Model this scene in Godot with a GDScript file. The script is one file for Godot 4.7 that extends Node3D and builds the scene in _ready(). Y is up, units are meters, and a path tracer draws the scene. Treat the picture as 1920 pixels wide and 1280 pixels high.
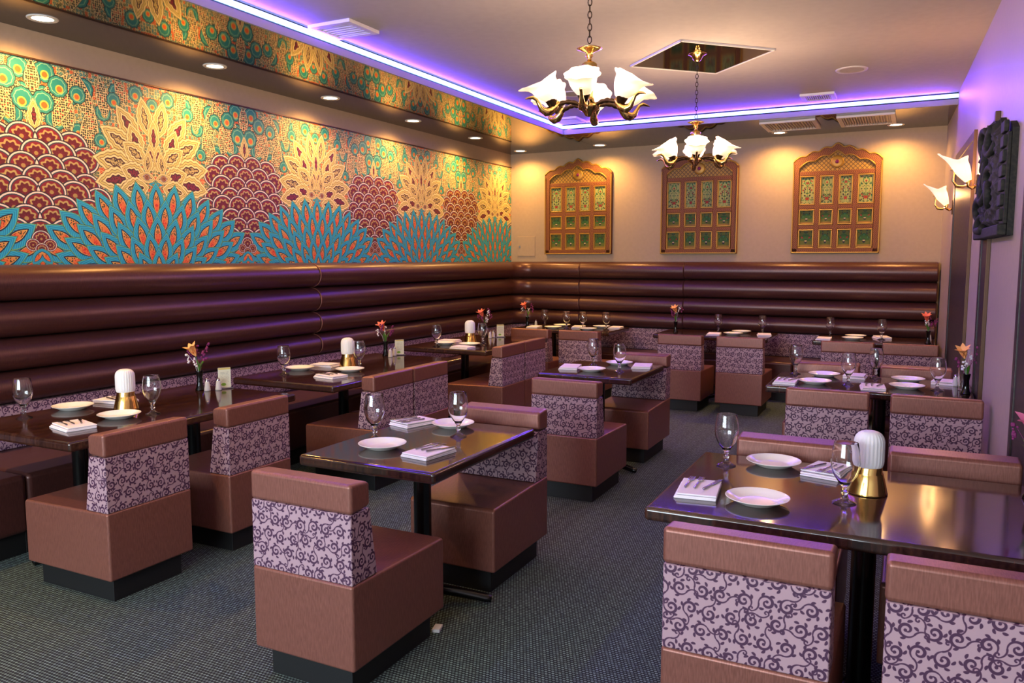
extends Node3D
# Indian restaurant dining room: banquette along two walls, block chairs, dark lacquered tables, mural, chandeliers, violet cove light.

const XL := -5.25      # left wall
const ZB := -10.4      # back wall
const ZF := 3.2        # front wall behind the camera
const SOF := 3.15      # underside of the glossy soffit
const CEI := 3.265      # ceiling
const SX := -3.86      # inner edge of the left soffit
const SZ := -9.04      # inner edge of the back soffit
const TT := 0.76       # table top height

class MB:
	var v := PackedVector3Array()
	var n := PackedVector3Array()
	var t := PackedVector2Array()
	var ix := PackedInt32Array()
	func tri(a: Vector3, b: Vector3, c: Vector3) -> void:
		var k := v.size()
		var m := (c - a).cross(b - a).normalized()
		for p in [a, b, c]:
			v.append(p)
			n.append(m)
			t.append(Vector2.ZERO)
		ix.append_array(PackedInt32Array([k, k + 1, k + 2]))
	func quad(a: Vector3, b: Vector3, c: Vector3, d: Vector3) -> void:
		# a b c d clockwise seen from the front
		var k := v.size()
		var m := (c - a).cross(b - a).normalized()
		var q := [a, b, c, d]
		var w := [Vector2(0, 1), Vector2(0, 0), Vector2(1, 0), Vector2(1, 1)]
		for i in 4:
			v.append(q[i])
			n.append(m)
			t.append(w[i])
		ix.append_array(PackedInt32Array([k, k + 1, k + 2, k, k + 2, k + 3]))
	func bent(p: Vector3, how: int) -> Vector3:
		match how:
			1: # paper wedge
				return Vector3(p.x, p.y * (0.6 + 6.0 * (p.z + 0.03)), p.z)
			2: # crowned seat
				var e := clampf((-p.z - 0.27) / 0.048, 0, 1)
				return Vector3(p.x, p.y - (0.022 * e * e if p.y > 0.1 else 0.0), p.z)
			3: # backrest, thicker at its foot
				return Vector3(p.x * (1.0 + 0.02 * (1.0 - absf(p.y) / 0.134)), p.y, p.z + (-0.020 * (0.134 - p.y) / 0.268 * 2.0 + 0.012 if p.z < 0 else 0.0))
			4: # bulging head band
				var fr := clampf(-p.z / 0.057, 0, 1)
				return Vector3(p.x, p.y * (1.0 - 0.22 * fr * fr), p.z - fr * 0.022 * sqrt(maxf(0.0, 1.0 - pow(p.y / 0.0575, 2))) + 0.012 * fr)
			5, 6, 7: # napkin layers
				var q := how - 5
				return p + Vector3(0, 0.0012 * sin(p.x * 40.0 + q * 2.0) * (1.0 if q > 0 else 0.0) + 0.002 * q * smoothstep(0.02, -0.1, p.z), 0)
		return p
	func box(c: Vector3, h: Vector3, r := 0.004, k := 2, bend := 0) -> void:
		# rounded box: centre, half size, edge radius, segments
		r = minf(r, minf(h.x, minf(h.y, h.z)) * 0.98)
		var ls := []
		for a in 3:
			var l: Array[float] = []
			for i in k + 1:
				l.append(-h[a] + r * float(i) / k)
			for i in k + 1:
				l.append(h[a] - r * float(k - i) / k)
			ls.append(l)
		var inn := h - Vector3(r, r, r)
		for a in 3:
			var ua := (a + 1) % 3
			var va := (a + 2) % 3
			for s in [-1.0, 1.0]:
				var lu: Array[float] = ls[ua]
				var lv: Array[float] = ls[va]
				var k0 := v.size()
				for i in lu.size():
					for j in lv.size():
						var p := Vector3.ZERO
						p[a] = s * h[a]
						p[ua] = lu[i]
						p[va] = lv[j]
						var q := p.clamp(-inn, inn)
						var m := (p - q).normalized()
						var w := q + m * r
						if bend:
							w = bent(w, bend)
						v.append(c + w)
						n.append(m)
						t.append(Vector2(lu[i], lv[j]))
				var nv := lv.size()
				for i in lu.size() - 1:
					for j in nv - 1:
						var p00 := k0 + i * nv + j
						var p10 := p00 + nv
						if s > 0:
							ix.append_array(PackedInt32Array([p00, p00 + 1, p10 + 1, p00, p10 + 1, p10]))
						else:
							ix.append_array(PackedInt32Array([p00, p10 + 1, p00 + 1, p00, p10, p10 + 1]))
	func grid(rows: Array, closed := false, flip := false) -> void:
		# smooth surface through rows of points
		var k0 := v.size()
		var nr := rows.size()
		var nc: int = rows[0].size()
		for i in nr:
			for j in nc:
				v.append(rows[i][j])
				n.append(Vector3.ZERO)
				t.append(Vector2(float(j) / maxi(1, nc - 1), 1.0 - float(i) / maxi(1, nr - 1)))
		for i in nr - 1:
			for j in (nc if closed else nc - 1):
				var a := k0 + i * nc + j
				var b := k0 + i * nc + (j + 1) % nc
				var c := a + nc
				var d := b + nc
				var f := [a, b, c, b, d, c]
				if flip:
					f = [a, c, b, b, c, d]
				for q in [0, 3]:
					var m := (v[f[q + 2]] - v[f[q]]).cross(v[f[q + 1]] - v[f[q]])
					for e in 3:
						n[f[q + e]] += m
						ix.append(f[q + e])
		for i in range(k0, v.size()):
			n[i] = n[i].normalized() if n[i].length() > 1e-12 else Vector3.UP
	func lathe(prof: Array, seg := 24, xf := Transform3D.IDENTITY) -> void:
		var rows := []
		for p in prof:
			var row := PackedVector3Array()
			for j in seg:
				var a := TAU * j / seg
				row.append(xf * Vector3(p.x * cos(a), p.y, p.x * sin(a)))
			rows.append(row)
		grid(rows, true)
	func sweep(path: Array, radii: Array, seg := 8, caps := true) -> void:
		var rows := []
		var nn := Vector3.ZERO
		for i in path.size():
			var tg: Vector3 = (path[mini(i + 1, path.size() - 1)] - path[maxi(i - 1, 0)]).normalized()
			if i == 0:
				nn = tg.cross(Vector3.UP if absf(tg.y) < 0.9 else Vector3.RIGHT).normalized()
			nn = (nn - tg * nn.dot(tg)).normalized()
			var bb := nn.cross(tg)
			var row := PackedVector3Array()
			for j in seg:
				var a := TAU * j / seg
				row.append(path[i] + (nn * cos(a) + bb * sin(a)) * float(radii[i]))
			if caps and i == 0:
				var z := PackedVector3Array()
				z.resize(seg)
				z.fill(path[i])
				rows.append(z)
			rows.append(row)
			if caps and i == path.size() - 1:
				var z2 := PackedVector3Array()
				z2.resize(seg)
				z2.fill(path[i])
				rows.append(z2)
		grid(rows, true)
	func bar(a: Vector3, b: Vector3, r: float, seg := 6) -> void:
		sweep([a, b], [r, r], seg)
	func prism(poly: PackedVector2Array, z0: float, z1: float, xf := Transform3D.IDENTITY) -> void:
		# outline in x,y extruded from z0 (back) to z1 (front)
		var f := Geometry2D.triangulate_polygon(poly)
		for i in range(0, f.size(), 3):
			var q := [poly[f[i]], poly[f[i + 1]], poly[f[i + 2]]]
			var o: float = (q[1] - q[0]).cross(q[2] - q[0])
			if o > 0:
				q = [q[0], q[2], q[1]]
			tri(xf * Vector3(q[0].x, q[0].y, z1), xf * Vector3(q[1].x, q[1].y, z1), xf * Vector3(q[2].x, q[2].y, z1))
			tri(xf * Vector3(q[0].x, q[0].y, z0), xf * Vector3(q[2].x, q[2].y, z0), xf * Vector3(q[1].x, q[1].y, z0))
		var ccw := not Geometry2D.is_polygon_clockwise(poly)
		for i in poly.size():
			var a := poly[i]
			var b := poly[(i + 1) % poly.size()]
			if not ccw:
				var s := a
				a = b
				b = s
			quad(xf * Vector3(a.x, a.y, z0), xf * Vector3(a.x, a.y, z1), xf * Vector3(b.x, b.y, z1), xf * Vector3(b.x, b.y, z0))
	func done() -> ArrayMesh:
		var arr := []
		arr.resize(Mesh.ARRAY_MAX)
		arr[Mesh.ARRAY_VERTEX] = v
		arr[Mesh.ARRAY_NORMAL] = n
		arr[Mesh.ARRAY_TEX_UV] = t
		arr[Mesh.ARRAY_INDEX] = ix
		var m := ArrayMesh.new()
		m.add_surface_from_arrays(Mesh.PRIMITIVE_TRIANGLES, arr)
		return m

var used := {}
var M := {}
var rng := RandomNumberGenerator.new()

func numbered(called: String) -> String:
	var k: int = used.get(called, 0)
	used[called] = k + 1
	return called if k == 0 else "%s_%03d" % [called, k]

func tag(o: Node, label: String, category: String, group := "") -> Node:
	o.set_meta("label", label)
	o.set_meta("category", category)
	if group:
		o.set_meta("group", group)
	return o

func thing(called: String, label: String, category: String, at := Vector3.ZERO, turn := 0.0, group := "") -> Node3D:
	var o := Node3D.new()
	o.name = numbered(called)
	add_child(o)
	o.position = at
	o.rotation.y = turn
	tag(o, label, category, group)
	return o

func part(called: String, mesh: Mesh, mat: Material, parent: Node, at := Vector3.ZERO, turn := Vector3.ZERO) -> MeshInstance3D:
	var o := MeshInstance3D.new()
	o.name = numbered(called) if parent == self else called
	o.mesh = mesh
	o.material_override = mat
	parent.add_child(o, true)
	o.position = at
	o.rotation = turn
	return o

func structure(called: String, mesh: Mesh, mat: Material, at := Vector3.ZERO, turn := Vector3.ZERO) -> MeshInstance3D:
	var o := part(called, mesh, mat, self, at, turn)
	o.set_meta("kind", "structure")
	return o

func copy(src: Node3D, label: String, at: Vector3, turn := 0.0, base := "") -> Node3D:
	var r: Node3D = src.duplicate()
	r.name = numbered(base)
	add_child(r)
	r.position = at
	r.rotation = Vector3(0, turn, 0)
	r.set_meta("label", label)
	return r

func bxm(c: Vector3, h: Vector3, r := 0.004, k := 2) -> ArrayMesh:
	var b := MB.new()
	b.box(c, h, r, k)
	return b.done()

# box mesh from corner to corner
func span(a: Vector3, b: Vector3, r := 0.003) -> ArrayMesh:
	return bxm((a + b) / 2, (b - a).abs() / 2, r, 1)

func lathem(prof: Array, seg := 24) -> ArrayMesh:
	var b := MB.new()
	b.lathe(prof, seg)
	return b.done()

func wallx(z: float) -> float:
	return 0.27 + 0.0336 * (z + 10.4)

# ---------------------------------------------------------------- textures
func make_tex(w: int, h: int, buf: PackedByteArray) -> ImageTexture:
	return ImageTexture.create_from_image(Image.create_from_data(w, h, false, Image.FORMAT_RGB8, buf))

func put(buf: PackedByteArray, at: int, c: Color) -> void:
	buf[at] = clampi(int(c.r * 255.0), 0, 255)
	buf[at + 1] = clampi(int(c.g * 255.0), 0, 255)
	buf[at + 2] = clampi(int(c.b * 255.0), 0, 255)

func mix_tex(size: int, a: Color, b: Color, fx: float, fy: float, sharp := 1.0, oct := 3, sd := 1) -> ImageTexture:
	var nz := FastNoiseLite.new()
	nz.seed = sd
	nz.frequency = 1.0
	nz.fractal_octaves = oct
	var buf := PackedByteArray()
	buf.resize(size * size * 3)
	for y in size:
		for x in size:
			# blend two windows so that the tile repeats
			var u := float(x) / size
			var w := float(y) / size
			var p := nz.get_noise_2d(u * fx, w * fy)
			var q := nz.get_noise_2d((u - 1.0) * fx, w * fy)
			var p2 := nz.get_noise_2d(u * fx, (w - 1.0) * fy)
			var q2 := nz.get_noise_2d((u - 1.0) * fx, (w - 1.0) * fy)
			var s := lerpf(lerpf(p, q, u), lerpf(p2, q2, u), w)
			s = clampf(0.5 + s * sharp, 0, 1)
			put(buf, (y * size + x) * 3, a.lerp(b, s))
	return make_tex(size, size, buf)

func carpet_tex() -> ImageTexture:
	var s := 192
	var n := 12
	var buf := PackedByteArray()
	buf.resize(s * s * 3)
	rng.seed = 5
	var tone := []
	for i in n * n:
		tone.append(rng.randf_range(0.8, 1.15))
	for y in s:
		for x in s:
			var row := int(float(y) * n / s)
			var fx := fposmod(float(x) * n / s + (0.5 if row % 2 else 0.0), n)
			var fy := float(y) * n / s
			var d := Vector2(fposmod(fx, 1.0) - 0.5, fposmod(fy, 1.0) - 0.5)
			var e := sqrt(d.x * d.x + d.y * d.y * 1.5)
			var k: float = tone[(int(fx) + row * n) % (n * n)]
			var c := Color(0.08, 0.10, 0.105)
			if e < 0.36:
				c = Color(0.43, 0.51, 0.475) * k
			elif e < 0.45:
				c = Color(0.20, 0.235, 0.225) * k
			put(buf, (y * s + x) * 3, c)
	return make_tex(s, s, buf)

func scroll_tex() -> ImageTexture:
	# woven scrolls: curling stems with leaf ends, drawn so that the tile repeats
	var s := 512
	var ground := Color(0.66, 0.54, 0.57)
	var ink := Color(0.25, 0.11, 0.23)
	var ink_at := PackedFloat32Array()
	ink_at.resize(s * s)
	rng.seed = 11
	var cell := s / 8.0
	for gy in 8:
		for gx in 8:
			var c := Vector2((gx + 0.5 + (0.5 if gy % 2 else 0.0)) * cell, (gy + 0.5) * cell) + Vector2(rng.randf_range(-5, 5), rng.randf_range(-5, 5))
			var a0 := rng.randf() * TAU
			var hand := 1.0 if (gx + gy) % 2 else -1.0
			# the curl
			for i in 110:
				var q := i / 109.0
				var r := 24.0 * (1.0 - 0.84 * q)
				var a := a0 + hand * q * 8.2
				var th := 1.7 + 2.7 * sin(PI * minf(1.0, q * 1.15))
				stamp(ink_at, s, c + Vector2(cos(a), sin(a)) * r, 4.4 if q > 0.97 else th)
			# its stem, swinging the other way to the next curl
			var p := c + Vector2(cos(a0), sin(a0)) * 24.0
			var dir := a0 - hand * PI / 2
			for i in 34:
				p += Vector2(cos(dir), sin(dir)) * 1.1
				dir += hand * 0.045
				stamp(ink_at, s, p, 2.7 - 0.03 * i)
			# a small curl at the end of the stem
			for i in 40:
				var q := i / 39.0
				var r2 := 8.5 * (1.0 - 0.75 * q)
				var a2 := dir - PI / 2 * hand + hand * q * 5.0
				stamp(ink_at, s, p + Vector2(cos(dir + PI / 2 * hand), sin(dir + PI / 2 * hand)) * 8.5 + Vector2(cos(a2), sin(a2)) * r2, 2.3)
			# comma leaves outside the curl
			for l in 5:
				var a3 := a0 + hand * (1.1 + l * 1.05)
				var b0 := c + Vector2(cos(a3), sin(a3)) * (23.0 - l * 0.5)
				var d3 := a3 + hand * 0.75
				for i in 12:
					b0 += Vector2(cos(d3), sin(d3)) * 1.05
					d3 += hand * 0.07
					stamp(ink_at, s, b0, 0.9 + 3.3 * sin(PI * (i + 2) / 14.0))
	var buf := PackedByteArray()
	buf.resize(s * s * 3)
	for y in s:
		for x in s:
			var k := y * s + x
			var g := 0.96 + 0.05 * float((x + y) % 3) - 0.03 * float(y % 2)
			put(buf, k * 3, (ground * g).lerp(ink * g, ink_at[k]))
	return make_tex(s, s, buf)

func stamp(a: PackedFloat32Array, s: int, p: Vector2, r: float) -> void:
	for y in range(int(p.y - r - 1), int(p.y + r + 2)):
		for x in range(int(p.x - r - 1), int(p.x + r + 2)):
			var d := Vector2(x, y).distance_to(p)
			if d < r + 0.5:
				var k := posmod(y, s) * s + posmod(x, s)
				a[k] = maxf(a[k], clampf(r + 0.5 - d, 0, 1))

# --- mural print: half a repeat (0 .. 0.93 m) by 1.36 m, mirrored afterwards
const MW := 512
const MH := 749
const MP := 550.5   # pixels per metre
var mb := PackedByteArray()

func hash2(x: int, y: int) -> float:
	var h := (x * 374761393 + y * 668265263) & 0x7fffffff
	h = ((h ^ (h >> 13)) * 1274126177) & 0x7fffffff
	return float((h ^ (h >> 16)) & 1023) / 1023.0

func mput(x: int, y: int, c: Color) -> void:
	put(mb, (y * MW + x) * 3, c)

func m_leaf(bx: float, by: float, ang: float, ln: float, wd: float, style: int, rnd := 0.0) -> void:
	# leaf from base point (metres) in the direction ang (0 = up, positive to the right)
	var d := Vector2(sin(ang), cos(ang))
	var e := Vector2(d.y, -d.x)
	var mid := Vector2(bx, by) + d * ln * 0.5
	var hx := (absf(d.x) * ln + absf(e.x) * wd) * 0.5
	var hy := (absf(d.y) * ln + absf(e.y) * wd) * 0.5
	for py in range(maxi(0, int((mid.y - hy) * MP)), mini(MH, int((mid.y + hy) * MP) + 1)):
		for px in range(maxi(0, int((mid.x - hx) * MP)), mini(MW, int((mid.x + hx) * MP) + 1)):
			var p := Vector2(px / MP - bx, py / MP - by)
			var a := p.dot(d) / ln
			if a <= 0.0 or a >= 1.0:
				continue
			var b := p.dot(e)
			var w := wd * 0.5 * sin(PI * pow(a, 0.85)) * (1.0 if style != 1 else 1.0 + 0.05 * sin(a * 40.0))
			if absf(b) >= w:
				continue
			var g := (w - absf(b)) / (wd * 0.5)
			var c := Color.BLACK
			var sp := hash2(px / 4, py / 4)
			match style:
				0: # blue feather
					if g < 0.05:
						c = Color(0.10, 0.30, 0.34)
					elif g < 0.55:
						var barb := absf(fposmod(a * 15.0 + absf(b) / wd * 9.0, 1.0) - 0.5)
						c = Color(0.04, 0.46, 0.66).lerp(Color(0.16, 0.72, 0.84), barb * 2.0)
						if g < 0.10:
							c = Color(0.50, 0.72, 0.36)
					elif g < 0.65:
						c = Color(0.10, 0.05, 0.17) if a > 0.3 else Color(0.45, 0.08, 0.20)
					elif g < 0.70:
						c = Color(0.85, 0.72, 0.38)
					else:
						c = Color(0.84, 0.36, 0.16).lerp(Color(0.78, 0.70, 0.36), clampf(a * 1.8 - 0.6, 0, 1))
						if sp > 0.72:
							c = Color(0.16, 0.20, 0.10) if a > 0.5 else Color(0.74, 0.14, 0.14)
				1: # cream petal with rings
					if g < 0.045:
						c = Color(0.36, 0.27, 0.16)
					elif g < 0.24:
						c = Color(0.89, 0.81, 0.57)
					elif g < 0.29:
						c = Color(0.44, 0.36, 0.18)
					elif g < 0.46:
						c = Color(0.77, 0.71, 0.42)
					elif g < 0.51:
						c = Color(0.40, 0.32, 0.18)
					elif g < 0.66:
						c = Color(0.90, 0.81, 0.58)
					elif g < 0.76:
						c = Color(0.22, 0.10, 0.12)
					else:
						c = Color(0.46, 0.12, 0.18) if rnd > 0.5 else Color(0.72, 0.64, 0.40)
						if sp > 0.7:
							c = Color(0.20, 0.14, 0.12)
				2: # dotted cream leaf
					if g < 0.05:
						c = Color(0.12, 0.13, 0.10)
					elif g < 0.13:
						c = Color(0.90, 0.82, 0.60)
					else:
						c = Color(0.86, 0.77, 0.54)
						var ex := fposmod(px, 9) - 4.5 + (hash2(px / 9, py / 9) - 0.5) * 4.0
						var ey := fposmod(py, 9) - 4.5 + (hash2(py / 9, px / 9) - 0.5) * 4.0
						if ex * ex + ey * ey < 13.0:
							c = Color(0.16, 0.20, 0.15) if hash2(px / 9 + 2, py / 9) > 0.2 else Color(0.62, 0.20, 0.12)
			mput(px, py, c)

func m_scale(cx: float, cy: float, r: float) -> void:
	for py in range(maxi(0, int((cy - r) * MP)), mini(MH, int((cy + r) * MP) + 1)):
		for px in range(maxi(0, int((cx - r) * MP)), mini(MW, int((cx + r) * MP) + 1)):
			var p := Vector2(px / MP - cx, (py / MP - cy) * 1.15)
			var d := p.length() / r
			if d > 1.0:
				continue
			var th := atan2(p.x, p.y)
			var wv := 0.06 * cos(th * 9.0)
			var c := Color(0.42, 0.07, 0.13)
			if d > 0.93:
				c = Color(0.10, 0.10, 0.16)
			elif d > 0.83:
				c = Color(0.90, 0.82, 0.76)
			elif d > 0.76:
				c = Color(0.14, 0.26, 0.32)
			elif d + wv > 0.60:
				c = Color(0.48, 0.07, 0.14)
			elif d + wv > 0.46:
				c = Color(0.68, 0.60, 0.36)
			elif d + wv > 0.24:
				c = Color(0.36, 0.05, 0.10)
			elif d < 0.14:
				c = Color(0.62, 0.52, 0.28)
			mput(px, py, c)

func m_eye(cx: float, cy: float, r: float, tilt: float) -> void:
	for py in range(maxi(0, int((cy - r * 1.2) * MP)), mini(MH, int((cy + r * 1.2) * MP) + 1)):
		for px in range(maxi(0, int((cx - r * 1.2) * MP)), mini(MW, int((cx + r * 1.2) * MP) + 1)):
			var p := Vector2(px / MP - cx, py / MP - cy).rotated(tilt)
			var th := atan2(p.x, p.y)
			var d := p.length() / (r * (1.0 + 0.08 * absf(sin(th * 4.5))))
			if d > 1.0:
				continue
			var o := (p - Vector2(0, -0.28 * r)).length() / r
			var c := Color(0.12, 0.50, 0.50)
			if d > 0.92:
				c = Color(0.08, 0.18, 0.18)
			elif d > 0.74:
				c = Color(0.20, 0.60, 0.56) if fposmod(th * 7.0, 1.0) > 0.4 else Color(0.08, 0.36, 0.38)
			elif d > 0.66:
				c = Color(0.50, 0.72, 0.58)
			if o < 0.42 and d < 0.92:
				c = Color(0.72, 0.68, 0.30)
			if o < 0.28 and d < 0.92:
				c = Color(0.86, 0.38, 0.14)
			mput(px, py, c)

func mural_tex() -> ImageTexture:
	mb.resize(MW * MH * 3)
	rng.seed = 23
	# ground of the upper part: cream with a small green and red sprig
	for y in MH:
		for x in MW:
			var gx := x / 13
			var gy := y / 13
			var c := Color(0.80, 0.72, 0.48)
			var dx := fposmod(x, 13) - 6.0 + (hash2(gx, gy) - 0.5) * 5.0
			var dy := fposmod(y, 13) - 6.0 + (hash2(gy + 9, gx) - 0.5) * 5.0
			var th := atan2(dy, dx)
			var q := hash2(gx + 3, gy + 5)
			var r := (4.6 + 2.6 * q) * (1.0 + 0.22 * cos(th * 5.0))
			var d := sqrt(dx * dx + dy * dy)
			if d < r:
				c = Color(0.14, 0.30, 0.24)
				if q > 0.72:
					c = Color(0.78, 0.30, 0.12)
				elif q > 0.38:
					c = Color(0.16, 0.48, 0.48)
				if d < 1.7:
					c = Color(0.86, 0.74, 0.40)
			mput(x, y, c)
	# dotted leaves and peacock eyes that branch over the burgundy dome
	for a in [[0.70, 1.16, 0.075, 0.5], [0.56, 1.24, 0.07, -0.4], [0.86, 1.12, 0.085, 0.3], [0.84, 1.30, 0.07, 0.0], [0.93, 1.24, 0.06, 0.0], [0.42, 1.10, 0.06, 0.8], [0.50, 0.95, 0.06, -0.6], [0.30, 1.26, 0.065, 0.4], [0.62, 0.94, 0.055, 0.2], [0.14, 1.28, 0.06, -0.3], [0.78, 1.00, 0.075, 0.9], [0.47, 0.78, 0.05, 0.0], [0.0, 1.22, 0.05, 0.0]]:
		m_eye(a[0], a[1], a[2], a[3])
	for a in [[0.56, 0.72, -0.12, 0.46, 0.15], [0.68, 0.90, 0.16, 0.42, 0.14], [0.80, 0.94, -0.42, 0.44, 0.13], [0.92, 0.98, -0.62, 0.44, 0.13], [0.52, 1.02, 0.30, 0.36, 0.13], [0.40, 1.06, 0.12, 0.30, 0.11], [0.24, 1.18, 0.3, 0.22, 0.09], [0.93, 1.12, 0.0, 0.26, 0.11]]:
		m_leaf(a[0], a[1], a[2], a[3], a[4], 2)
	for a in [[0.75, 1.22, 0.07, 0.5], [0.61, 1.19, 0.06, -0.4], [0.86, 1.10, 0.075, 0.3], [0.45, 0.90, 0.05, 0.6], [0.33, 1.20, 0.055, 0.2]]:
		m_eye(a[0], a[1], a[2], a[3])
	m_leaf(0.93, 0.90, 0.0, 0.22, 0.10, 1, 1.0)
	# burgundy dome of scales
	var y := 0.85
	var row := 0
	while y > 0.20:
		var hw := 0.43 * sqrt(maxf(0.0, 1.0 - pow((y - 0.50) / 0.42, 2)))
		var x := 0.93 - (0.0 if row % 2 else 0.092)
		var list := []
		while x > 0.93 - hw - 0.04:
			list.append(x)
			x -= 0.178
		for k in range(list.size() - 1, -1, -1):
			m_scale(list[k] + (0.02 * (rng.randf() - 0.5) if k > 0 else 0.0), y - 0.012 * k + 0.02 * (rng.randf() - 0.5), 0.112 + 0.012 * float(k % 2))
		if row % 2 == 0:
			m_scale(0.93 + 0.092, y, 0.112)
		y -= 0.088
		row += 1
	# cream mandala
	for a in [[0.05, 0.98, 0.16, 0.30, 0.15, 0], [0.13, 0.92, 0.62, 0.32, 0.17, 1], [0.16, 0.84, 1.05, 0.34, 0.18, 0], [0.17, 0.74, 1.45, 0.36, 0.20, 0], [0.20, 0.66, 1.75, 0.32, 0.19, 1], [0.12, 0.82, 0.35, 0.26, 0.16, 1], [0.08, 0.78, 0.95, 0.24, 0.17, 0], [0.08, 0.66, 1.25, 0.24, 0.18, 1], [0.06, 0.60, 1.7, 0.26, 0.17, 0], [0.0, 0.86, 0.0, 0.26, 0.11, 1], [0.02, 0.72, 0.10, 0.22, 0.10, 1], [0.07, 0.70, -0.1, 0.18, 0.10, 0]]:
		m_leaf(a[0], a[1], a[2], a[3], a[4], 1, a[5])
	m_leaf(0.0, 0.665, 1.45, 0.16, 0.085, 1, 0.0)
	m_scale(0.075, 0.675, 0.03)
	m_leaf(-0.07, 0.625, 1.57, 0.14, 0.04, 0)
	# fan of blue feathers
	var s := 0.92
	var rw := 0
	while s > 0.16:
		var t := 1.52
		var nst := maxi(3, int(1.52 * s * 0.95 / 0.135))
		for k in range(nst, -1, -1):
			t = 1.52 * (k + (0.5 if rw % 2 else 0.0)) / nst
			if t > 1.62:
				continue
			var tip := Vector2(1.16 * s * sin(t), -0.12 + 0.84 * s * cos(t))
			var dir := atan2(sin(t) * 1.0, cos(t))
			var ln := 0.30
			m_leaf(tip.x - sin(dir) * ln, tip.y - cos(dir) * ln, dir, ln, 0.155 + 0.02 * (rng.randf() - 0.5), 0)
		s -= 0.15
		rw += 1
	# small fans of white scales under the dome
	for a in [[0.93, 0.19, 0.07], [0.87, 0.15, 0.05], [0.93, 0.12, 0.05]]:
		m_scale(a[0], a[1], a[2])
	m_leaf(0.93, -0.03, 0.0, 0.15, 0.10, 0)
	m_leaf(0.86, 0.02, 0.7, 0.15, 0.08, 0)
	# mirror into a whole repeat; image rows run downwards
	var buf := PackedByteArray()
	buf.resize(MW * 2 * MH * 3)
	for yy in MH:
		for xx in MW:
			var src := ((MH - 1 - yy) * MW + xx) * 3
			for side in 2:
				var dx := (MW + xx) if side == 0 else (MW - 1 - xx)
				var dst := (yy * MW * 2 + dx) * 3
				for c in 3:
					buf[dst + c] = mb[src + c]
	return make_tex(MW * 2, MH, buf)

func painted_tex(kind: int, sd: int) -> ImageTexture:
	# kind 0: vase of flowers on a pale ground, kind 1: peacock under a green tree
	var w := 64
	var h := 128 if kind == 0 else 64
	var buf := PackedByteArray()
	buf.resize(w * h * 3)
	rng.seed = sd
	var dots := []
	for i in (46 if kind == 0 else 26):
		dots.append([Vector2(rng.randf() * 0.47, rng.randf()), rng.randf_range(0.025, 0.06), rng.randi() % 4])
	var inks := [Color(0.10, 0.28, 0.16), Color(0.20, 0.45, 0.30), Color(0.55, 0.12, 0.12), Color(0.16, 0.16, 0.18)]
	for y in h:
		for x in w:
			var u := absf(float(x) / (w - 1) - 0.5)
			var v := float(y) / (h - 1)
			var q := Vector2(u, v * h / w)
			var c := Color(0.58, 0.60, 0.38) if kind == 0 else Color(0.36, 0.39, 0.15)
			if kind == 1:
				var f := Vector2(u, v - 0.62).length()
				if f < 0.42 and v < 0.62:
					c = Color(0.11, 0.28, 0.12) if fposmod(f * 11.0 + atan2(u, 0.62 - v) * 2.0, 1.0) > 0.45 else Color(0.25, 0.43, 0.19)
			for d in dots:
				var e: Vector2 = d[0]
				if kind == 1 and e.y > 0.55:
					continue
				if q.distance_to(Vector2(0.5 - e.x - 0.02, e.y * h / w)) < d[1]:
					c = inks[d[2]]
			if kind == 0:
				if Vector2(u, v * 2.0 - 0.42).length() < 0.075 or Vector2(u * 0.8, v * 2.0 - 1.62).length() < 0.12:
					c = Color(0.60, 0.10, 0.10)
				if u < 0.02 and v > 0.2 and v < 0.85:
					c = Color(0.12, 0.34, 0.18)
				if absf(u - 0.22 * sin(v * 9.0)) < 0.025 and v < 0.8:
					c = Color(0.16, 0.40, 0.24)
			else:
				if Vector2(u * 1.2, v - 0.66).length() < 0.13:
					c = Color(0.10, 0.12, 0.20)
				if Vector2(u - 0.04, v - 0.63).length() < 0.05:
					c = Color(0.74, 0.66, 0.50)
				if v > 0.86:
					c = Color(0.56, 0.44, 0.20)
			put(buf, (y * w + x) * 3, c)
	return make_tex(w, h, buf)

func lattice_tex() -> ImageTexture:
	var s := 64
	var buf := PackedByteArray()
	buf.resize(s * s * 3)
	for y in s:
		for x in s:
			var a := absf(fposmod((x + y) / 16.0, 1.0) - 0.5)
			var b := absf(fposmod((x - y) / 16.0, 1.0) - 0.5)
			put(buf, (y * s + x) * 3, Color(0.30, 0.21, 0.08) if minf(a, b) < 0.11 else Color(0.62, 0.48, 0.18))
	return make_tex(s, s, buf)

func gilt_tex() -> ImageTexture:
	# red ground with gold vine, for the carved rails
	var s := 128
	var buf := PackedByteArray()
	buf.resize(s * s * 3)
	for y in s:
		for x in s:
			var u := float(x) / s * TAU
			var v := float(y) / s * TAU
			var f := sin(u * 6.0) * cos(v * 6.0) + 0.5 * sin(u * 12.0 + v * 8.0)
			var c := Color(0.36, 0.15, 0.06)
			if f > 0.45:
				c = Color(0.58, 0.40, 0.12)
			elif f < -0.75:
				c = Color(0.48, 0.22, 0.11)
			c *= 0.85 + 0.3 * hash2(x / 2, y / 2)
			put(buf, (y * s + x) * 3, c)
	return make_tex(s, s, buf)

func card_tex() -> ImageTexture:
	var w := 64
	var h := 112
	var buf := PackedByteArray()
	buf.resize(w * h * 3)
	for y in h:
		for x in w:
			var c := Color(0.86, 0.87, 0.78)
			if y < 10:
				c = Color(0.80, 0.74, 0.42)
			elif y > 18 and y < 82 and y % 8 < 2 and x > 10 and x < 54 and hash2(x / 3, y / 8) > 0.25:
				c = Color(0.62, 0.62, 0.58)
			elif Vector2(x - 26, (y - 96) * 1.5).length() < 13:
				c = Color(0.46, 0.66, 0.20)
			put(buf, (y * w + x) * 3, c)
	return make_tex(w, h, buf)

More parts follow.
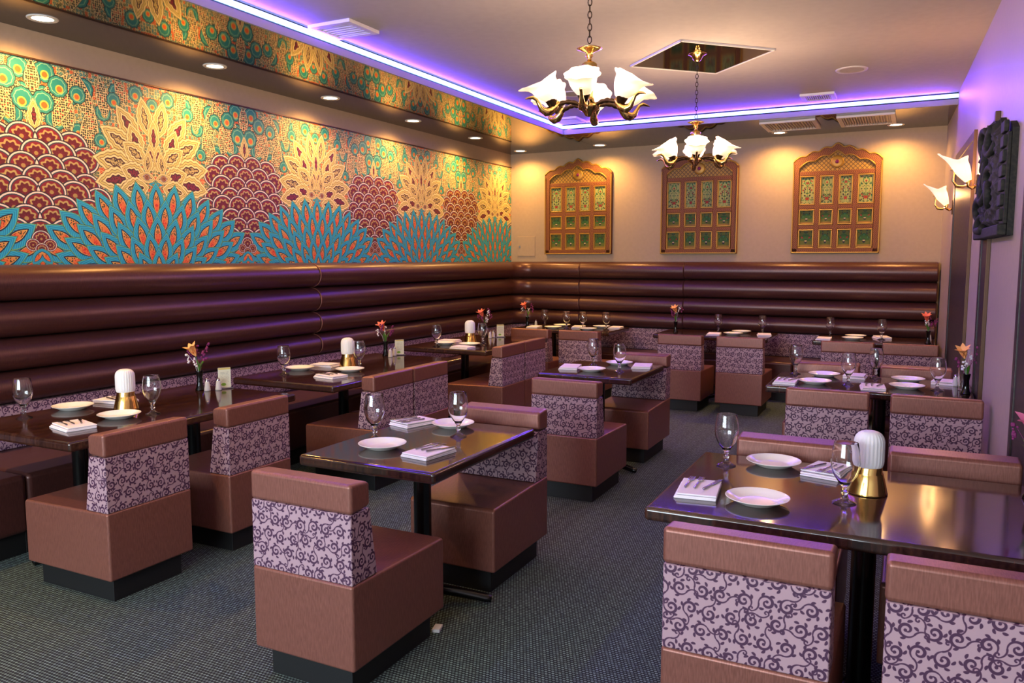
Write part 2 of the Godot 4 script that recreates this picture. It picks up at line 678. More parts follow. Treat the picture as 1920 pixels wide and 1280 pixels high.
# ---------------------------------------------------------------- materials
func mat(c: Color, rough := 0.6, metal := 0.0, tex: Texture2D = null, scale := 1.0, world := false) -> StandardMaterial3D:
	var m := StandardMaterial3D.new()
	m.albedo_color = c
	m.roughness = rough
	m.metallic = metal
	if tex:
		m.albedo_texture = tex
		if scale > 0:
			m.uv1_triplanar = true
			m.uv1_world_triplanar = world
			m.uv1_triplanar_sharpness = 6.0
			m.uv1_scale = Vector3.ONE * scale
	return m

func glow(c: Color, energy: float, base := Color(0.9, 0.9, 0.9)) -> StandardMaterial3D:
	var m := mat(base, 0.5)
	m.emission_enabled = true
	m.emission = c
	m.emission_energy_multiplier = energy
	return m

func make_materials() -> void:
	var plaster := mix_tex(128, Color(0.97, 0.97, 0.97), Color(1, 1, 1), 14, 14, 1.0, 3, 3)
	M.wall = mat(Color(0.66, 0.575, 0.48), 0.75, 0.0, plaster, 1.2, true)
	M.wall_grey = mat(Color(0.64, 0.58, 0.56), 0.45, 0.0, plaster, 1.2, true)
	M.ceiling = mat(Color(0.66, 0.635, 0.64), 0.85, 0.0, plaster, 0.8, true)
	M.white = mat(Color(0.80, 0.79, 0.78), 0.5)
	M.trim = mat(Color(0.56, 0.55, 0.55), 0.6)
	M.soffit = mat(Color(0.10, 0.075, 0.065), 0.035)
	M.soffit.metallic_specular = 0.55
	M.carpet = mat(Color(1, 1, 1), 0.95, 0.0, carpet_tex(), 5.4, true)
	var grain := mix_tex(256, Color(0.86, 0.84, 0.83), Color(1, 1, 1), 90, 9, 1.3, 3, 8)
	M.leather = mat(Color(0.56, 0.36, 0.31), 0.38, 0.35, grain, 2.2)
	M.roll = mat(Color(0.34, 0.20, 0.185), 0.33, 0.30, grain, 2.0)
	M.fabric = mat(Color(1, 1, 1), 0.62, 0.0, scroll_tex(), 2.0)
	M.fabric_band = M.fabric
	M.plinth = mat(Color(0.05, 0.05, 0.055), 0.55)
	M.walnut = mat(Color(1, 1, 1), 0.10, 0.0, mix_tex(256, Color(0.15, 0.085, 0.07), Color(0.27, 0.16, 0.12), 34, 4, 1.4, 4, 4), 1.3)
	M.walnut.metallic_specular = 0.7
	M.black = mat(Color(0.035, 0.035, 0.038), 0.22)
	M.gloss_black = mat(Color(0.02, 0.018, 0.018), 0.06)
	M.dark_wood = mat(Color(1, 1, 1), 0.42, 0.0, mix_tex(256, Color(0.11, 0.08, 0.08), Color(0.22, 0.165, 0.16), 8, 30, 1.4, 4, 6), 1.0, true)
	M.mirror_dark = mat(Color(0.05, 0.04, 0.045), 0.06)
	M.bronze = mat(Color(0.34, 0.24, 0.17), 0.4, 0.5)
	M.brass = mat(Color(0.88, 0.72, 0.42), 0.16, 1.0)
	M.dark_brass = mat(Color(0.16, 0.11, 0.06), 0.30, 0.7)
	M.china = mat(Color(0.965, 0.96, 0.93), 0.12)
	M.linen = mat(Color(0.95, 0.92, 0.95), 0.85, 0.0, mix_tex(64, Color(0.94, 0.94, 0.94), Color(1, 1, 1), 40, 40, 1.2, 2, 9), 14.0)
	M.steel = mat(Color(0.70, 0.69, 0.70), 0.18, 1.0)
	M.glass = mat(Color(1, 1, 1, 0.03), 0.02)
	M.glass.transparency = BaseMaterial3D.TRANSPARENCY_ALPHA
	M.glass_solid = mat(Color(1, 1, 1, 0.0), 0.0)
	M.glass_solid.refraction_enabled = true
	M.glass_solid.refraction_scale = 0.05
	M.frost = mat(Color(0.95, 0.95, 0.95), 0.35)
	M.frost.backlight_enabled = true
	M.frost.backlight = Color(0.5, 0.5, 0.5)
	M.shade = glow(Color(1.0, 0.86, 0.66), 0.38, Color(0.92, 0.86, 0.84))
	M.shade.backlight_enabled = true
	M.shade.backlight = Color(0.20, 0.185, 0.17)
	M.lens = glow(Color(1.0, 0.92, 0.78), 6.0)
	M.led = glow(Color(0.46, 0.62, 1.0), 2.2)
	M.gilt = mat(Color(1, 1, 1), 0.68, 0.0, gilt_tex(), 7.0)
	M.gold = mat(Color(0.62, 0.46, 0.15), 0.42, 0.4)
	M.red_gold = mat(Color(0.40, 0.20, 0.10), 0.65, 0.0)
	M.lattice = mat(Color(1, 1, 1), 0.65, 0.1, lattice_tex(), 5.0)
	M.carving = mat(Color(1, 1, 1), 0.78, 0.0, mix_tex(128, Color(0.035, 0.036, 0.026), Color(0.15, 0.15, 0.105), 12, 12, 1.6, 4, 12), 3.0)
	M.stem = mat(Color(0.20, 0.36, 0.12), 0.6)
	M.leaf = mat(Color(0.30, 0.50, 0.16), 0.5)
	M.peach = mat(Color(0.94, 0.68, 0.42), 0.6)
	M.coral = mat(Color(0.90, 0.46, 0.34), 0.6)
	M.pink = mat(Color(0.86, 0.46, 0.62), 0.6)
	M.plum = mat(Color(0.46, 0.10, 0.34), 0.7)
	M.white_flower = mat(Color(0.88, 0.86, 0.88), 0.7)
	M.sheet_metal = mat(Color(0.58, 0.58, 0.59), 0.45, 0.3)
	M.paper = mat(Color(0.90, 0.90, 0.88), 0.8)

# ---------------------------------------------------------------- lights
func omni(parent: Node, at: Vector3, c: Color, e: float, size := 0.03) -> void:
	var l := OmniLight3D.new()
	l.name = "lamp_light"
	l.light_color = c
	l.light_energy = e
	l.light_size = size
	l.omni_range = 14.0
	l.omni_attenuation = 2.0
	l.shadow_enabled = true
	parent.add_child(l, true)
	l.position = at

func spot(parent: Node, at: Vector3, c: Color, e: float, ang := 80.0) -> void:
	var l := SpotLight3D.new()
	l.name = "lamp_light"
	l.light_color = c
	l.light_energy = e
	l.light_size = 0.05
	l.spot_range = 14.0
	l.spot_angle = ang
	l.spot_attenuation = 2.0
	l.spot_angle_attenuation = 0.8
	l.shadow_enabled = true
	parent.add_child(l, true)
	l.position = at
	l.rotation = Vector3(-PI / 2, 0, 0)

func area(at: Vector3, towards: Vector3, size: Vector2, c: Color, e: float) -> void:
	var l := AreaLight3D.new()
	l.name = "lamp_light"
	l.light_color = c
	l.light_energy = e
	l.area_size = size
	l.area_normalize_energy = true
	l.area_range = 16.0
	l.area_attenuation = 2.0
	l.shadow_enabled = true
	add_child(l, true)
	l.look_at_from_position(at, at + towards, Vector3.UP if absf(towards.y) < 0.9 else Vector3.RIGHT)

# ---------------------------------------------------------------- build
func _ready() -> void:
	var cam := Camera3D.new()
	cam.name = "camera"
	cam.fov = 46.463
	cam.near = 0.05
	cam.far = 60.0
	add_child(cam)
	var bx := Vector3(0.893343, -0.000799, -0.449374)
	var by := Vector3(-0.045279, 0.994749, -0.091782)
	var bz := Vector3(0.447088, 0.102340, 0.888616)
	cam.transform = Transform3D(Basis(bx, by, bz).orthonormalized(), Vector3(0, 1.65, 0))
	cam.current = true

	var we := WorldEnvironment.new()
	we.name = "surroundings"
	var env := Environment.new()
	env.background_mode = Environment.BG_COLOR
	env.background_color = Color(0.62, 0.68, 0.74)
	env.tonemap_mode = Environment.TONE_MAPPER_LINEAR
	env.tonemap_exposure = 1.95
	env.sdfgi_enabled = true
	env.ssao_enabled = true
	env.ssil_enabled = true
	we.environment = env
	add_child(we)

	# violet cove strips, and daylight through the shop window behind the camera
	var violet := Color(0.40, 0.20, 1.0)
	area(Vector3(SX + 0.024, 3.232, -4.0), Vector3(1, 0.0, 0), Vector2(10.0, 0.02), violet, 6.5)
	area(Vector3(-1.78, 3.232, SZ + 0.024), Vector3(0, 0.0, 1), Vector2(4.0, 0.02), violet, 3.8)
	area(Vector3(-2.6, 1.75, ZF - 0.02), Vector3(0, 0, -1), Vector2(4.4, 2.1), Color(0.88, 0.95, 1.0), 22.0)

	make_materials()
	build_room()
	build_ceiling_fittings()
	build_banquette()
	build_tables()
	build_chairs()
	build_mural()
	build_gold_panels()
	build_right_wall()
	build_chandeliers()
	build_table_settings()

func build_room() -> void:
	structure("floor", span(Vector3(-5.45, -0.1, ZB - 0.2), Vector3(1.1, 0, ZF + 0.2)), M.carpet)
	structure("wall_left", span(Vector3(XL - 0.15, 0, ZB - 0.15), Vector3(XL, CEI + 0.15, ZF + 0.15)), M.wall)
	structure("wall_back", span(Vector3(XL, 0, ZB - 0.15), Vector3(1.1, CEI + 0.15, ZB)), M.wall)
	# right wall stands at a slight angle
	var b := MB.new()
	var pl := PackedVector2Array([Vector2(wallx(ZB), ZB), Vector2(wallx(ZF), ZF), Vector2(wallx(ZF) + 0.15, ZF), Vector2(wallx(ZB) + 0.15, ZB)])
	b.prism(pl, -CEI - 0.15, 0.0, Transform3D(Basis(Vector3(1, 0, 0), Vector3(0, 0, 1), Vector3(0, -1, 0)), Vector3.ZERO))
	structure("wall_right", b.done(), M.wall_grey)
	# front wall with a wide shop window
	b = MB.new()
	b.box(Vector3((XL - 4.8) / 2, 1.69, ZF + 0.075), Vector3(0.225, 1.69, 0.075), 0.002, 1)
	b.box(Vector3((-0.4 + 0.85) / 2, 1.69, ZF + 0.075), Vector3(0.625, 1.69, 0.075), 0.002, 1)
	b.box(Vector3(-2.6, 0.35, ZF + 0.075), Vector3(2.2, 0.35, 0.075), 0.002, 1)
	b.box(Vector3(-2.6, 3.09, ZF + 0.075), Vector3(2.2, 0.29, 0.075), 0.002, 1)
	structure("wall_front", b.done(), M.wall)
	var w := structure("window_1", span(Vector3(-4.8, 0.70, ZF + 0.03), Vector3(-0.4, 0.76, ZF + 0.12)), M.black)
	part("frame", span(Vector3(-4.8, 2.74, ZF + 0.03), Vector3(-0.4, 2.80, ZF + 0.12)), M.black, w)
	for k in 4:
		var x := -4.8 + 4.34 * k / 3.0
		part("mullion", span(Vector3(x, 0.76, ZF + 0.03), Vector3(x + 0.06, 2.74, ZF + 0.12)), M.black, w)
	for k in 3:
		var x := -4.74 + 4.34 * k / 3.0
		part("pane", span(Vector3(x, 0.76, ZF + 0.07), Vector3(x + 1.387, 2.74, ZF + 0.078)), M.glass, w)
	structure("ceiling", span(Vector3(XL, CEI, ZB), Vector3(1.1, CEI + 0.15, ZF)), M.ceiling)
	structure("soffit_left", span(Vector3(XL, SOF, ZB), Vector3(SX, CEI, ZF)), M.soffit)
	structure("soffit_back", span(Vector3(SX, SOF, ZB), Vector3(wallx(-9.7) + 0.02, CEI, SZ)), M.soffit)
	structure("trim_1", span(Vector3(SX, SOF - 0.004, SZ), Vector3(SX + 0.018, SOF + 0.050, ZF), 0.002), M.trim)
	structure("trim_2", span(Vector3(SX, SOF - 0.004, SZ), Vector3(wallx(SZ), SOF + 0.050, SZ + 0.018), 0.002), M.trim)
	# small access hatch low in the corner of the back wall
	var h := thing("access_hatch", "small beige wall hatch beside the mural corner", "hatch", Vector3(-5.0, 1.70, ZB))
	part("door", span(Vector3(-0.14, 0, 0), Vector3(0.14, 0.28, 0.008)), M.wall, h)
	part("latch", span(Vector3(-0.11, 0.12, 0.008), Vector3(-0.09, 0.15, 0.016)), M.steel, h)

func build_ceiling_fittings() -> void:
	var warm := Color(1.0, 0.76, 0.42)
	var pts := []
	for k in range(-2, 5):
		pts.append([Vector3(-4.93, SOF, -3.28 - 1.378 * k), k])
	pts.append([Vector3(-4.95, SOF, -10.1), 5])
	pts.append([Vector3(-3.77, SOF, -10.07), 6])
	pts.append([Vector3(-1.5, SOF, -10.07), 7])
	pts.append([Vector3(-0.25, SOF, -10.07), 8])
	pts.append([Vector3(-2.64, SOF, -10.07), 9])
	var names := {-1: "first recessed downlight left of the picture edge", -2: "second recessed downlight left of the picture edge", 0: "round recessed downlight nearest the camera above the mural", 1: "second recessed downlight along the mural from the camera", 2: "third recessed downlight along the mural from the camera", 3: "fourth recessed downlight along the mural from the camera", 4: "fifth recessed downlight along the mural, last before the corner", 5: "recessed downlight in the soffit corner beside the left gold panel", 6: "recessed downlight above the left gold panel", 7: "recessed downlight between middle and right gold panels", 8: "recessed downlight nearest the right wall in the back soffit"}
	var ring := lathem([Vector2(0.062, -0.004), Vector2(0.085, -0.007), Vector2(0.090, -0.003), Vector2(0.090, 0.0)], 28)
	var lens := lathem([Vector2(0.0001, -0.002), Vector2(0.04, -0.003), Vector2(0.066, -0.001)], 24)
	for p in pts:
		if p[1] == 9:
			continue
		var lb: String = names[p[1]]
		var o := thing("recessed_downlight", lb, "light", p[0], 0.0, "recessed downlights in the dark soffit")
		part("trim_ring", ring, M.white, o)
		part("lens", lens, M.lens, o)
		spot(o, Vector3(0, -0.02, 0), warm, 1.2)
	# cove strips
	var s := thing("led_strip", "long glowing violet light strip along the left soffit", "light strip", Vector3(SX, 3.230, SZ))
	part("diffuser", span(Vector3(0.0, -0.016, 0), Vector3(0.02, 0.020, ZF - SZ), 0.004), M.led, s)
	s = thing("led_strip", "glowing violet light strip along the back soffit", "light strip", Vector3(SX, 3.230, SZ))
	part("diffuser", span(Vector3(0.02, -0.016, 0.0), Vector3(wallx(SZ) - SX, 0.020, 0.02), 0.004), M.led, s)
	# vents
	vent("square white ceiling vent beside the left light strip", Vector3(-3.64, CEI, -4.62), Vector2(0.36, 0.34), 6, false)
	vent("small ceiling vent near the strip corner", Vector3(-3.66, CEI, -8.72), Vector2(0.34, 0.34), 7, false)
	vent("small white ceiling vent near the back strip", Vector3(-0.92, CEI, -8.6), Vector2(0.32, 0.32), 12, true)
	vent("large white soffit grille left of the other grille", Vector3(-1.30, SOF, -9.52), Vector2(0.58, 0.62), 16, true)
	vent("large white soffit grille nearest the right wall", Vector3(-0.52, SOF, -9.52), Vector2(0.56, 0.66), 18, true)
	var d := thing("ceiling_speaker", "flush round ceiling speaker with grey grille", "speaker", Vector3(-0.55, CEI, -7.56))
	part("rim", lathem([Vector2(0.10, -0.006), Vector2(0.125, -0.01), Vector2(0.13, 0.0)], 28), M.white, d)
	part("grille", lathem([Vector2(0.0001, -0.005), Vector2(0.10, -0.006)], 28), M.ceiling, d)
	d = thing("ceiling_speaker", "round ceiling speaker behind the nearest chandelier", "speaker", Vector3(-3.05, CEI, -7.4))
	part("rim", lathem([Vector2(0.10, -0.006), Vector2(0.125, -0.01), Vector2(0.13, 0.0)], 28), M.white, d)
	part("grille", lathem([Vector2(0.0001, -0.005), Vector2(0.10, -0.006)], 28), M.ceiling, d)

func vent(label: String, at: Vector3, size: Vector2, n: int, along_x: bool) -> void:
	var o := thing("air_vent", label, "vent", at, 0.0, "white air vents overhead")
	var hx := size.x / 2
	var hz := size.y / 2
	var f := 0.045
	var b := MB.new()
	b.box(Vector3(0, -0.012, hz - f / 2), Vector3(hx, 0.012, f / 2), 0.003, 1)
	b.box(Vector3(0, -0.012, -hz + f / 2), Vector3(hx, 0.012, f / 2), 0.003, 1)
	b.box(Vector3(hx - f / 2, -0.012, 0), Vector3(f / 2, 0.012, hz - f), 0.003, 1)
	b.box(Vector3(-hx + f / 2, -0.012, 0), Vector3(f / 2, 0.012, hz - f), 0.003, 1)
	part("frame", b.done(), M.white, o)
	part("backing", span(Vector3(-hx + f, -0.003, -hz + f), Vector3(hx - f, -0.001, hz - f), 0.0005), M.sheet_metal, o)
	var sm: ArrayMesh
	if along_x:
		sm = span(Vector3(-0.003, -0.022, -hz + f), Vector3(0.003, -0.004, hz - f), 0.001)
	else:
		sm = span(Vector3(-hx + f, -0.022, -0.003), Vector3(hx - f, -0.004, 0.003), 0.001)
	for k in n:
		var q := (k + 0.5) / n - 0.5
		part("slat", sm, M.white, o, Vector3(q * (size.x - 2 * f), 0, 0) if along_x else Vector3(0, 0, q * (size.y - 2 * f)))

# --- banquette: four stacked rolls swept round the corner
func bq(d: float, s: float, y: float) -> Vector3:
	# d = distance from the wall; s runs along the left wall (negative = before the corner), round the corner and along the back wall
	var rc := 0.46
	var arc := rc * PI / 2
	if s <= 0:
		return Vector3(XL + d, y, ZB + rc - s)
	if s < arc:
		var a := PI + s / rc
		return Vector3(XL + rc + (rc - d) * cos(a), y, ZB + rc + (rc - d) * sin(a))
	return Vector3(XL + rc + (s - arc), y, ZB + d)

func roll_mesh(y0: float, y1: float, top: bool, s0: float, s1: float) -> ArrayMesh:
	var prof := []
	var hm := (y1 - y0) / 2
	var yc := (y0 + y1) / 2
	prof.append(Vector2(0.02, y0 + 0.004))
	for i in 15:
		var a := -PI / 2 + PI * i / 14.0
		var q := cos(a)
		prof.append(Vector2(0.12 + 0.145 * pow(absf(q), 0.75), yc + hm * 0.985 * sin(a)))
	if top:
		prof.append(Vector2(0.02, y1))
	else:
		prof.append(Vector2(0.02, y1 - 0.002))
	var ss := []
	var n := 2
	var rc := 0.46
	ss.append(s0)
	ss.append(s0 + 0.012)
	for k in 17:
		var q := rc * PI / 2 * k / 16.0
		if q > s0 + 0.02 and q < s1 - 0.02:
			ss.append(q)
	ss.append(s1 - 0.012)
	ss.append(s1)
	var rows := []
	for p in prof:
		var row := PackedVector3Array()
		for k in ss.size():
			var d: float = p.x
			var yy: float = p.y
			if k == 0 or k == ss.size() - 1:
				d = 0.02 + (p.x - 0.02) * 0.94
				yy = yc + (p.y - yc) * 0.95
			row.append(bq(d, ss[k], yy))
		rows.append(row)
	var b := MB.new()
	b.grid(rows)
	# end caps
	for e in [0, ss.size() - 1]:
		var c := bq(0.1, ss[e], yc)
		for i in rows.size() - 1:
			var p: Vector3 = rows[i][e]
			var q: Vector3 = rows[i + 1][e]
			if e == 0:
				b.tri(c, q, p)
			else:
				b.tri(c, p, q)
	return b.done()

func build_banquette() -> void:
	var rc := 0.46
	var arc := rc * PI / 2
	var c0 := ZB + rc
	# s for a depth z along the left wall, and for an x along the back wall
	var secs := [
		["long left wall bench nearest the camera, ribbed maroon back under the mural", c0 - 1.6, c0 + 5.9, "banquette_section"],
		["corner bench with ribbed maroon back where mural meets back wall", c0 + 5.9, arc + (-4.08 - XL - rc), "banquette_section"],
		["short back wall bench with ribbed back between left and middle gold panels", arc + (-4.08 - XL - rc), arc + (-2.64 - XL - rc), "banquette_section"],
		["long back wall bench with ribbed back under middle and right gold panels", arc + (-2.64 - XL - rc), arc + (0.25 - XL - rc), "banquette_section"],
	]
	var ys := [1.62, 1.39, 1.16, 0.95, 0.745]
	for si in secs.size():
		var sc: Array = secs[si]
		# s along the left wall = c0 - z with sign: s = c0 - z  (z larger -> more negative)
		var s0: float = sc[1]
		var s1: float = sc[2]
		if si == 0:
			s0 = c0 - 1.6
			s1 = c0 + 5.9
		if si == 1:
			s0 = c0 + 5.9
		var o := thing(sc[3], sc[0], "bench", Vector3.ZERO, 0.0, "wall banquette sections")
		for k in 4:
			part("back_roll", roll_mesh(ys[k + 1], ys[k], k == 0, s0 + 0.001, s1 - 0.001), M.roll, o)
		if si == 1:
			for k in 4:
				var path := []
				var rad := []
				var hm: float = (ys[k] - ys[k + 1]) / 2
				for i in 15:
					var a := -PI / 2 + PI * i / 14.0
					path.append(bq(0.12 + 0.145 * pow(absf(cos(a)), 0.75), s0 + 0.007, (ys[k] + ys[k + 1]) / 2 + hm * 0.96 * sin(a)))
					rad.append(0.005)
				var pm := MB.new()
				pm.sweep(path, rad, 6)
				part("piping", pm.done(), M.leather, o)
		# patterned band under the rolls
		var rows := []
		for p in [Vector2(0.02, 0.46), Vector2(0.198, 0.461), Vector2(0.203, 0.466), Vector2(0.208, 0.53), Vector2(0.210, 0.60), Vector2(0.208, 0.67), Vector2(0.203, 0.737), Vector2(0.198, 0.741), Vector2(0.02, 0.742)]:
			var row := PackedVector3Array()
			row.append(bq(p.x, s0 + 0.002, p.y))
			for k in 17:
				var q := arc * k / 16.0
				if q > s0 + 0.02 and q < s1 - 0.02:
					row.append(bq(p.x, q, p.y))
			row.append(bq(p.x, s1 - 0.002, p.y))
			rows.append(row)
		var b := MB.new()
		b.grid(rows)
		part("back_band", b.done(), M.fabric_band, o)
		# seats and plinths
		var seats := []
		if si == 0:
			seats = [[Vector3(XL + 0.02, 0.13, -2.66), Vector3(-4.37, 0.46, 1.6)], [Vector3(XL + 0.02, 0.13, -5.9), Vector3(-4.37, 0.46, -2.66)]]
		elif si == 1:
			seats = [[Vector3(XL + 0.02, 0.13, ZB + 0.02), Vector3(-4.37, 0.46, -5.9)], [Vector3(-4.37, 0.13, ZB + 0.02), Vector3(-4.08, 0.46, -9.60)]]
		elif si == 2:
			seats = [[Vector3(-4.08, 0.13, ZB + 0.02), Vector3(-2.64, 0.46, -9.60)]]
		else:
			seats = [[Vector3(-2.64, 0.13, ZB + 0.02), Vector3(-1.2, 0.46, -9.60)], [Vector3(-1.2, 0.13, ZB + 0.02), Vector3(0.25, 0.46, -9.60)]]
		for q in seats:
			var lo: Vector3 = q[0]
			var hi: Vector3 = q[1]
			var m := MB.new()
			m.box((lo + hi) / 2, (hi - lo) / 2 - Vector3(0.001, 0, 0.001), 0.03, 4)
			part("seat", m.done(), M.roll, o)
			var ph := hi
			ph.y = 0.13
			if lo.x < -4.5:
				ph.x -= 0.05
			else:
				ph.z -= 0.05
			part("plinth", span(Vector3(lo.x, 0, lo.z), ph), M.plinth, o)

# --- tables
func table(called: String, label: String, x0: float, x1: float, z0: float, z1: float, cols: Array, turn: float, reach := Vector2(0.3, 0.2)) -> void:
	var c := Vector3((x0 + x1) / 2, 0, (z0 + z1) / 2)
	var o := thing(called, label, "table", c)
	var m := MB.new()
	m.box(Vector3(0, TT - 0.026, 0), Vector3(absf(x1 - x0) / 2, 0.026, absf(z1 - z0) / 2), 0.016, 4)
	part("tabletop", m.done(), M.walnut, o)
	for q in cols:
		var p: Vector3 = q - c
		var col := part("column", lathem([Vector2(0.06, 0.05), Vector2(0.056, 0.09), Vector2(0.042, 0.11), Vector2(0.042, 0.70), Vector2(0.11, 0.705), Vector2(0.12, TT - 0.052)], 20), M.black, o, Vector3(p.x, 0, p.z))
		for k in 4:
			var a := turn + k * PI / 2
			var d := Vector3(cos(a), 0, sin(a))
			var b := MB.new()
			var f: float = reach.x if k % 2 == 0 else reach.y
			b.sweep([d * 0.02 + Vector3(0, 0.075, 0), d * f * 0.5 + Vector3(0, 0.055, 0), d * f * 0.92 + Vector3(0, 0.026, 0), d * f + Vector3(0, 0.022, 0)], [0.026, 0.024, 0.021, 0.017], 10)
			part("foot", b.done(), M.black, col)

func build_tables() -> void:
	table("dining_table", "small dark lacquered table nearest the camera in the centre aisle", -2.49, -1.755, -3.76, -2.76, [Vector3(-2.05, 0, -3.12)], -0.42, Vector2(0.33, 0.2))
	table("dining_table", "small dark lacquered table farther back in the centre aisle", -2.63, -1.85, -6.54, -5.67, [Vector3(-2.17, 0, -5.85)], 0.1, Vector2(0.32, 0.22))
	table("dining_table", "wide glossy dark table at the right foreground", -0.835, 0.47, -3.66, -2.72, [Vector3(-0.115, 0, -3.07)], 0.0, Vector2(0.3, 0.13))
	table("dining_table", "wide dark table at the right wall, behind the foreground one", -0.91, 0.395, -6.62, -5.82, [Vector3(-0.17, 0, -6.03)], 0.0, Vector2(0.3, 0.14))
	table("dining_table", "long dark table at left bench nearest the camera", -4.62, -3.655, -4.05, -2.44, [Vector3(-4.18, 0, -2.85), Vector3(-4.18, 0, -3.65)], 0.0, Vector2(0.2, 0.3))
	table("dining_table", "long dark table at the middle of the left bench", -4.60, -3.63, -6.20, -4.40, [Vector3(-4.16, 0, -5.17), Vector3(-4.16, 0, -5.85)], 0.0, Vector2(0.2, 0.28))
	table("dining_table", "long dark table at left bench nearest the corner", -4.70, -3.70, -8.27, -6.79, [Vector3(-4.2, 0, -7.24), Vector3(-4.2, 0, -7.94)], 0.0, Vector2(0.17, 0.28))
	table("dining_table", "dark table at back bench under the left gold panel", -4.68, -3.33, -10.08, -9.27, [Vector3(-3.62, 0, -9.36), Vector3(-4.12, 0, -9.36)], 0.0, Vector2(0.22, 0.22))
	table("dining_table", "dark table at back bench under the middle gold panel", -2.78, -1.44, -10.08, -9.30, [Vector3(-1.9, 0, -9.37), Vector3(-2.42, 0, -9.37)], 0.0, Vector2(0.24, 0.22))
	table("dining_table", "dark table at back bench under the right gold panel", -0.97, 0.24, -10.08, -9.32, [Vector3(-0.28, 0, -9.38)], 0.0, Vector2(0.3, 0.2))
	var w := thing("paper_wedge", "small folded white paper lying beside the foreground aisle chair", "paper", Vector3(-1.835, 0, -2.90), 0.3)
	var b := MB.new()
	b.box(Vector3(0, 0.008, 0), Vector3(0.018, 0.008, 0.032), 0.003, 2, 1)
	part("sheet", b.done(), M.paper, w, Vector3(0, 0.0, 0))

# --- chairs: local rear plane at z = 0, the seat reaches to -z
func build_chairs() -> void:
	var c := Node3D.new()
	c.name = "dining_chair"
	var hw := 0.245
	var m := MB.new()
	m.box(Vector3(0, 0.2875, -0.318), Vector3(hw, 0.1675, 0.318), 0.012, 4, 2)
	part("seat", m.done(), M.leather, c)
	m = MB.new()
	m.box(Vector3(0, 0.5885, -0.066), Vector3(hw - 0.003, 0.1345, 0.064), 0.006, 3, 3)
	part("backrest", m.done(), M.fabric, c)
	m = MB.new()
	m.box(Vector3(0, 0.780, -0.058), Vector3(hw, 0.057, 0.057), 0.015, 5, 4)
	part("head_band", m.done(), M.leather, c)
	part("plinth", bxm(Vector3(0, 0.06, -0.318), Vector3(hw - 0.045, 0.06, 0.318 - 0.045), 0.003, 1), M.plinth, c)
	tag(c, "", "chair", "upholstered block dining chairs")
	var list := [
		["copper block chair with back to camera, foreground of the centre aisle", -2.03, -2.245, 0.0],
		["copper block chair facing camera across the nearest aisle table", -2.01, -3.95, PI],
		["copper block chair with back to camera at the farther aisle table", -2.09, -4.93, 0.0],
		["copper block chair facing camera across the farther aisle table", -2.09, -6.74, PI],
		["copper block chair with pale scroll back, left one at the foreground right edge", -0.405, -2.315, 0.0],
		["copper block chair cut by the right edge of the picture, back to camera", 0.215, -2.315, 0.0],
		["copper chair behind the wide foreground table, left one facing camera", -0.455, -3.83, PI],
		["copper chair behind the wide foreground table, right one facing camera", 0.185, -3.83, PI],
		["left copper chair with back to camera at the farther right wall table", -0.45, -5.26, 0.0],
		["right copper chair with back to camera at the farther right wall table", 0.155, -5.26, 0.0],
		["left copper chair facing camera at the farther right wall table", -0.585, -6.80, PI],
		["right copper chair facing camera at the farther right wall table", 0.05, -6.80, PI],
	]
	for a in list:
		copy(c, a[0], Vector3(a[1], 0, a[2]), a[3], "dining_chair")
	var side := [
		["copper block chair at nearest left bench table, closest to the camera", -3.345, -2.645],
		["copper block chair at nearest left bench table, farther one of the pair", -3.345, -3.40],
		["nearer one of two touching chairs at the middle left bench table", -3.335, -4.73],
		["farther one of two touching chairs at the middle left bench table", -3.335, -5.235],
		["nearer one of two touching chairs at the left bench table by the corner", -3.42, -6.84],
		["farther one of two touching chairs at the left bench table by the corner", -3.42, -7.345],
	]
	for a in side:
		copy(c, a[0], Vector3(a[1], 0, a[2]), PI / 2, "dining_chair")
	var back := [
		["left chair of the pair at the table under the left gold panel", -4.03, -8.46],
		["right chair of the pair at the table under the left gold panel", -3.41, -8.46],
		["left chair of the pair at the table under the middle gold panel", -2.24, -8.5],
		["right chair of the pair at the table under the middle gold panel", -1.60, -8.5],
		["left chair of the pair at the table under the right gold panel", -0.555, -8.5],
		["right chair of the pair at the table under the right gold panel", 0.005, -8.5],
	]
	for a in back:
		copy(c, a[0], Vector3(a[1], 0, a[2]), 0.0, "dining_chair")
	c.free()

func build_mural() -> void:
	var o := thing("wall_mural", "wide paisley and peacock feather mural print along the left wall", "mural", Vector3(XL, 1.60, ZB))
	var m := StandardMaterial3D.new()
	m.albedo_texture = mural_tex()
	m.roughness = 0.55
	var per := 1.86
	var z0 := ZB
	var z1 := 2.0
	var b := MB.new()
	# face towards the room, u runs with -z so that the repeat centres on z = -4.32
	var k := 0.006
	b.quad(Vector3(k, 0, z1 - ZB), Vector3(k, 1.36, z1 - ZB), Vector3(k, 1.36, 0), Vector3(k, 0, 0))
	var ua := (-4.32 - z1) / per + 0.5
	var ub := (-4.32 - z0) / per + 0.5
	b.t[0] = Vector2(ua, 1)
	b.t[1] = Vector2(ua, 0)
	b.t[2] = Vector2(ub, 0)
	b.t[3] = Vector2(ub, 1)
	part("print", b.done(), m, o)
	part("board", span(Vector3(0, 0, 0), Vector3(k - 0.001, 1.36, z1 - ZB), 0.0004), M.wall, o)
	part("top_trim", span(Vector3(0, 1.36, 0), Vector3(0.016, 1.372, z1 - ZB), 0.002), M.bronze, o)

# --- gilded arched panels on the back wall
func foil(u: float, base: float, rise: float, n: int) -> float:
	# multifoil arch over u in -1..1
	var env := base + rise * pow(maxf(0.0, 1.0 - absf(u)), 0.80)
	return env + 0.036 * absf(sin(PI * n * (u + 1.0) / 2.0)) * (1.0 - 0.3 * absf(u))

func panel_top(x: float) -> float:
	return foil(x / 0.495, 1.10, 0.175, 7)

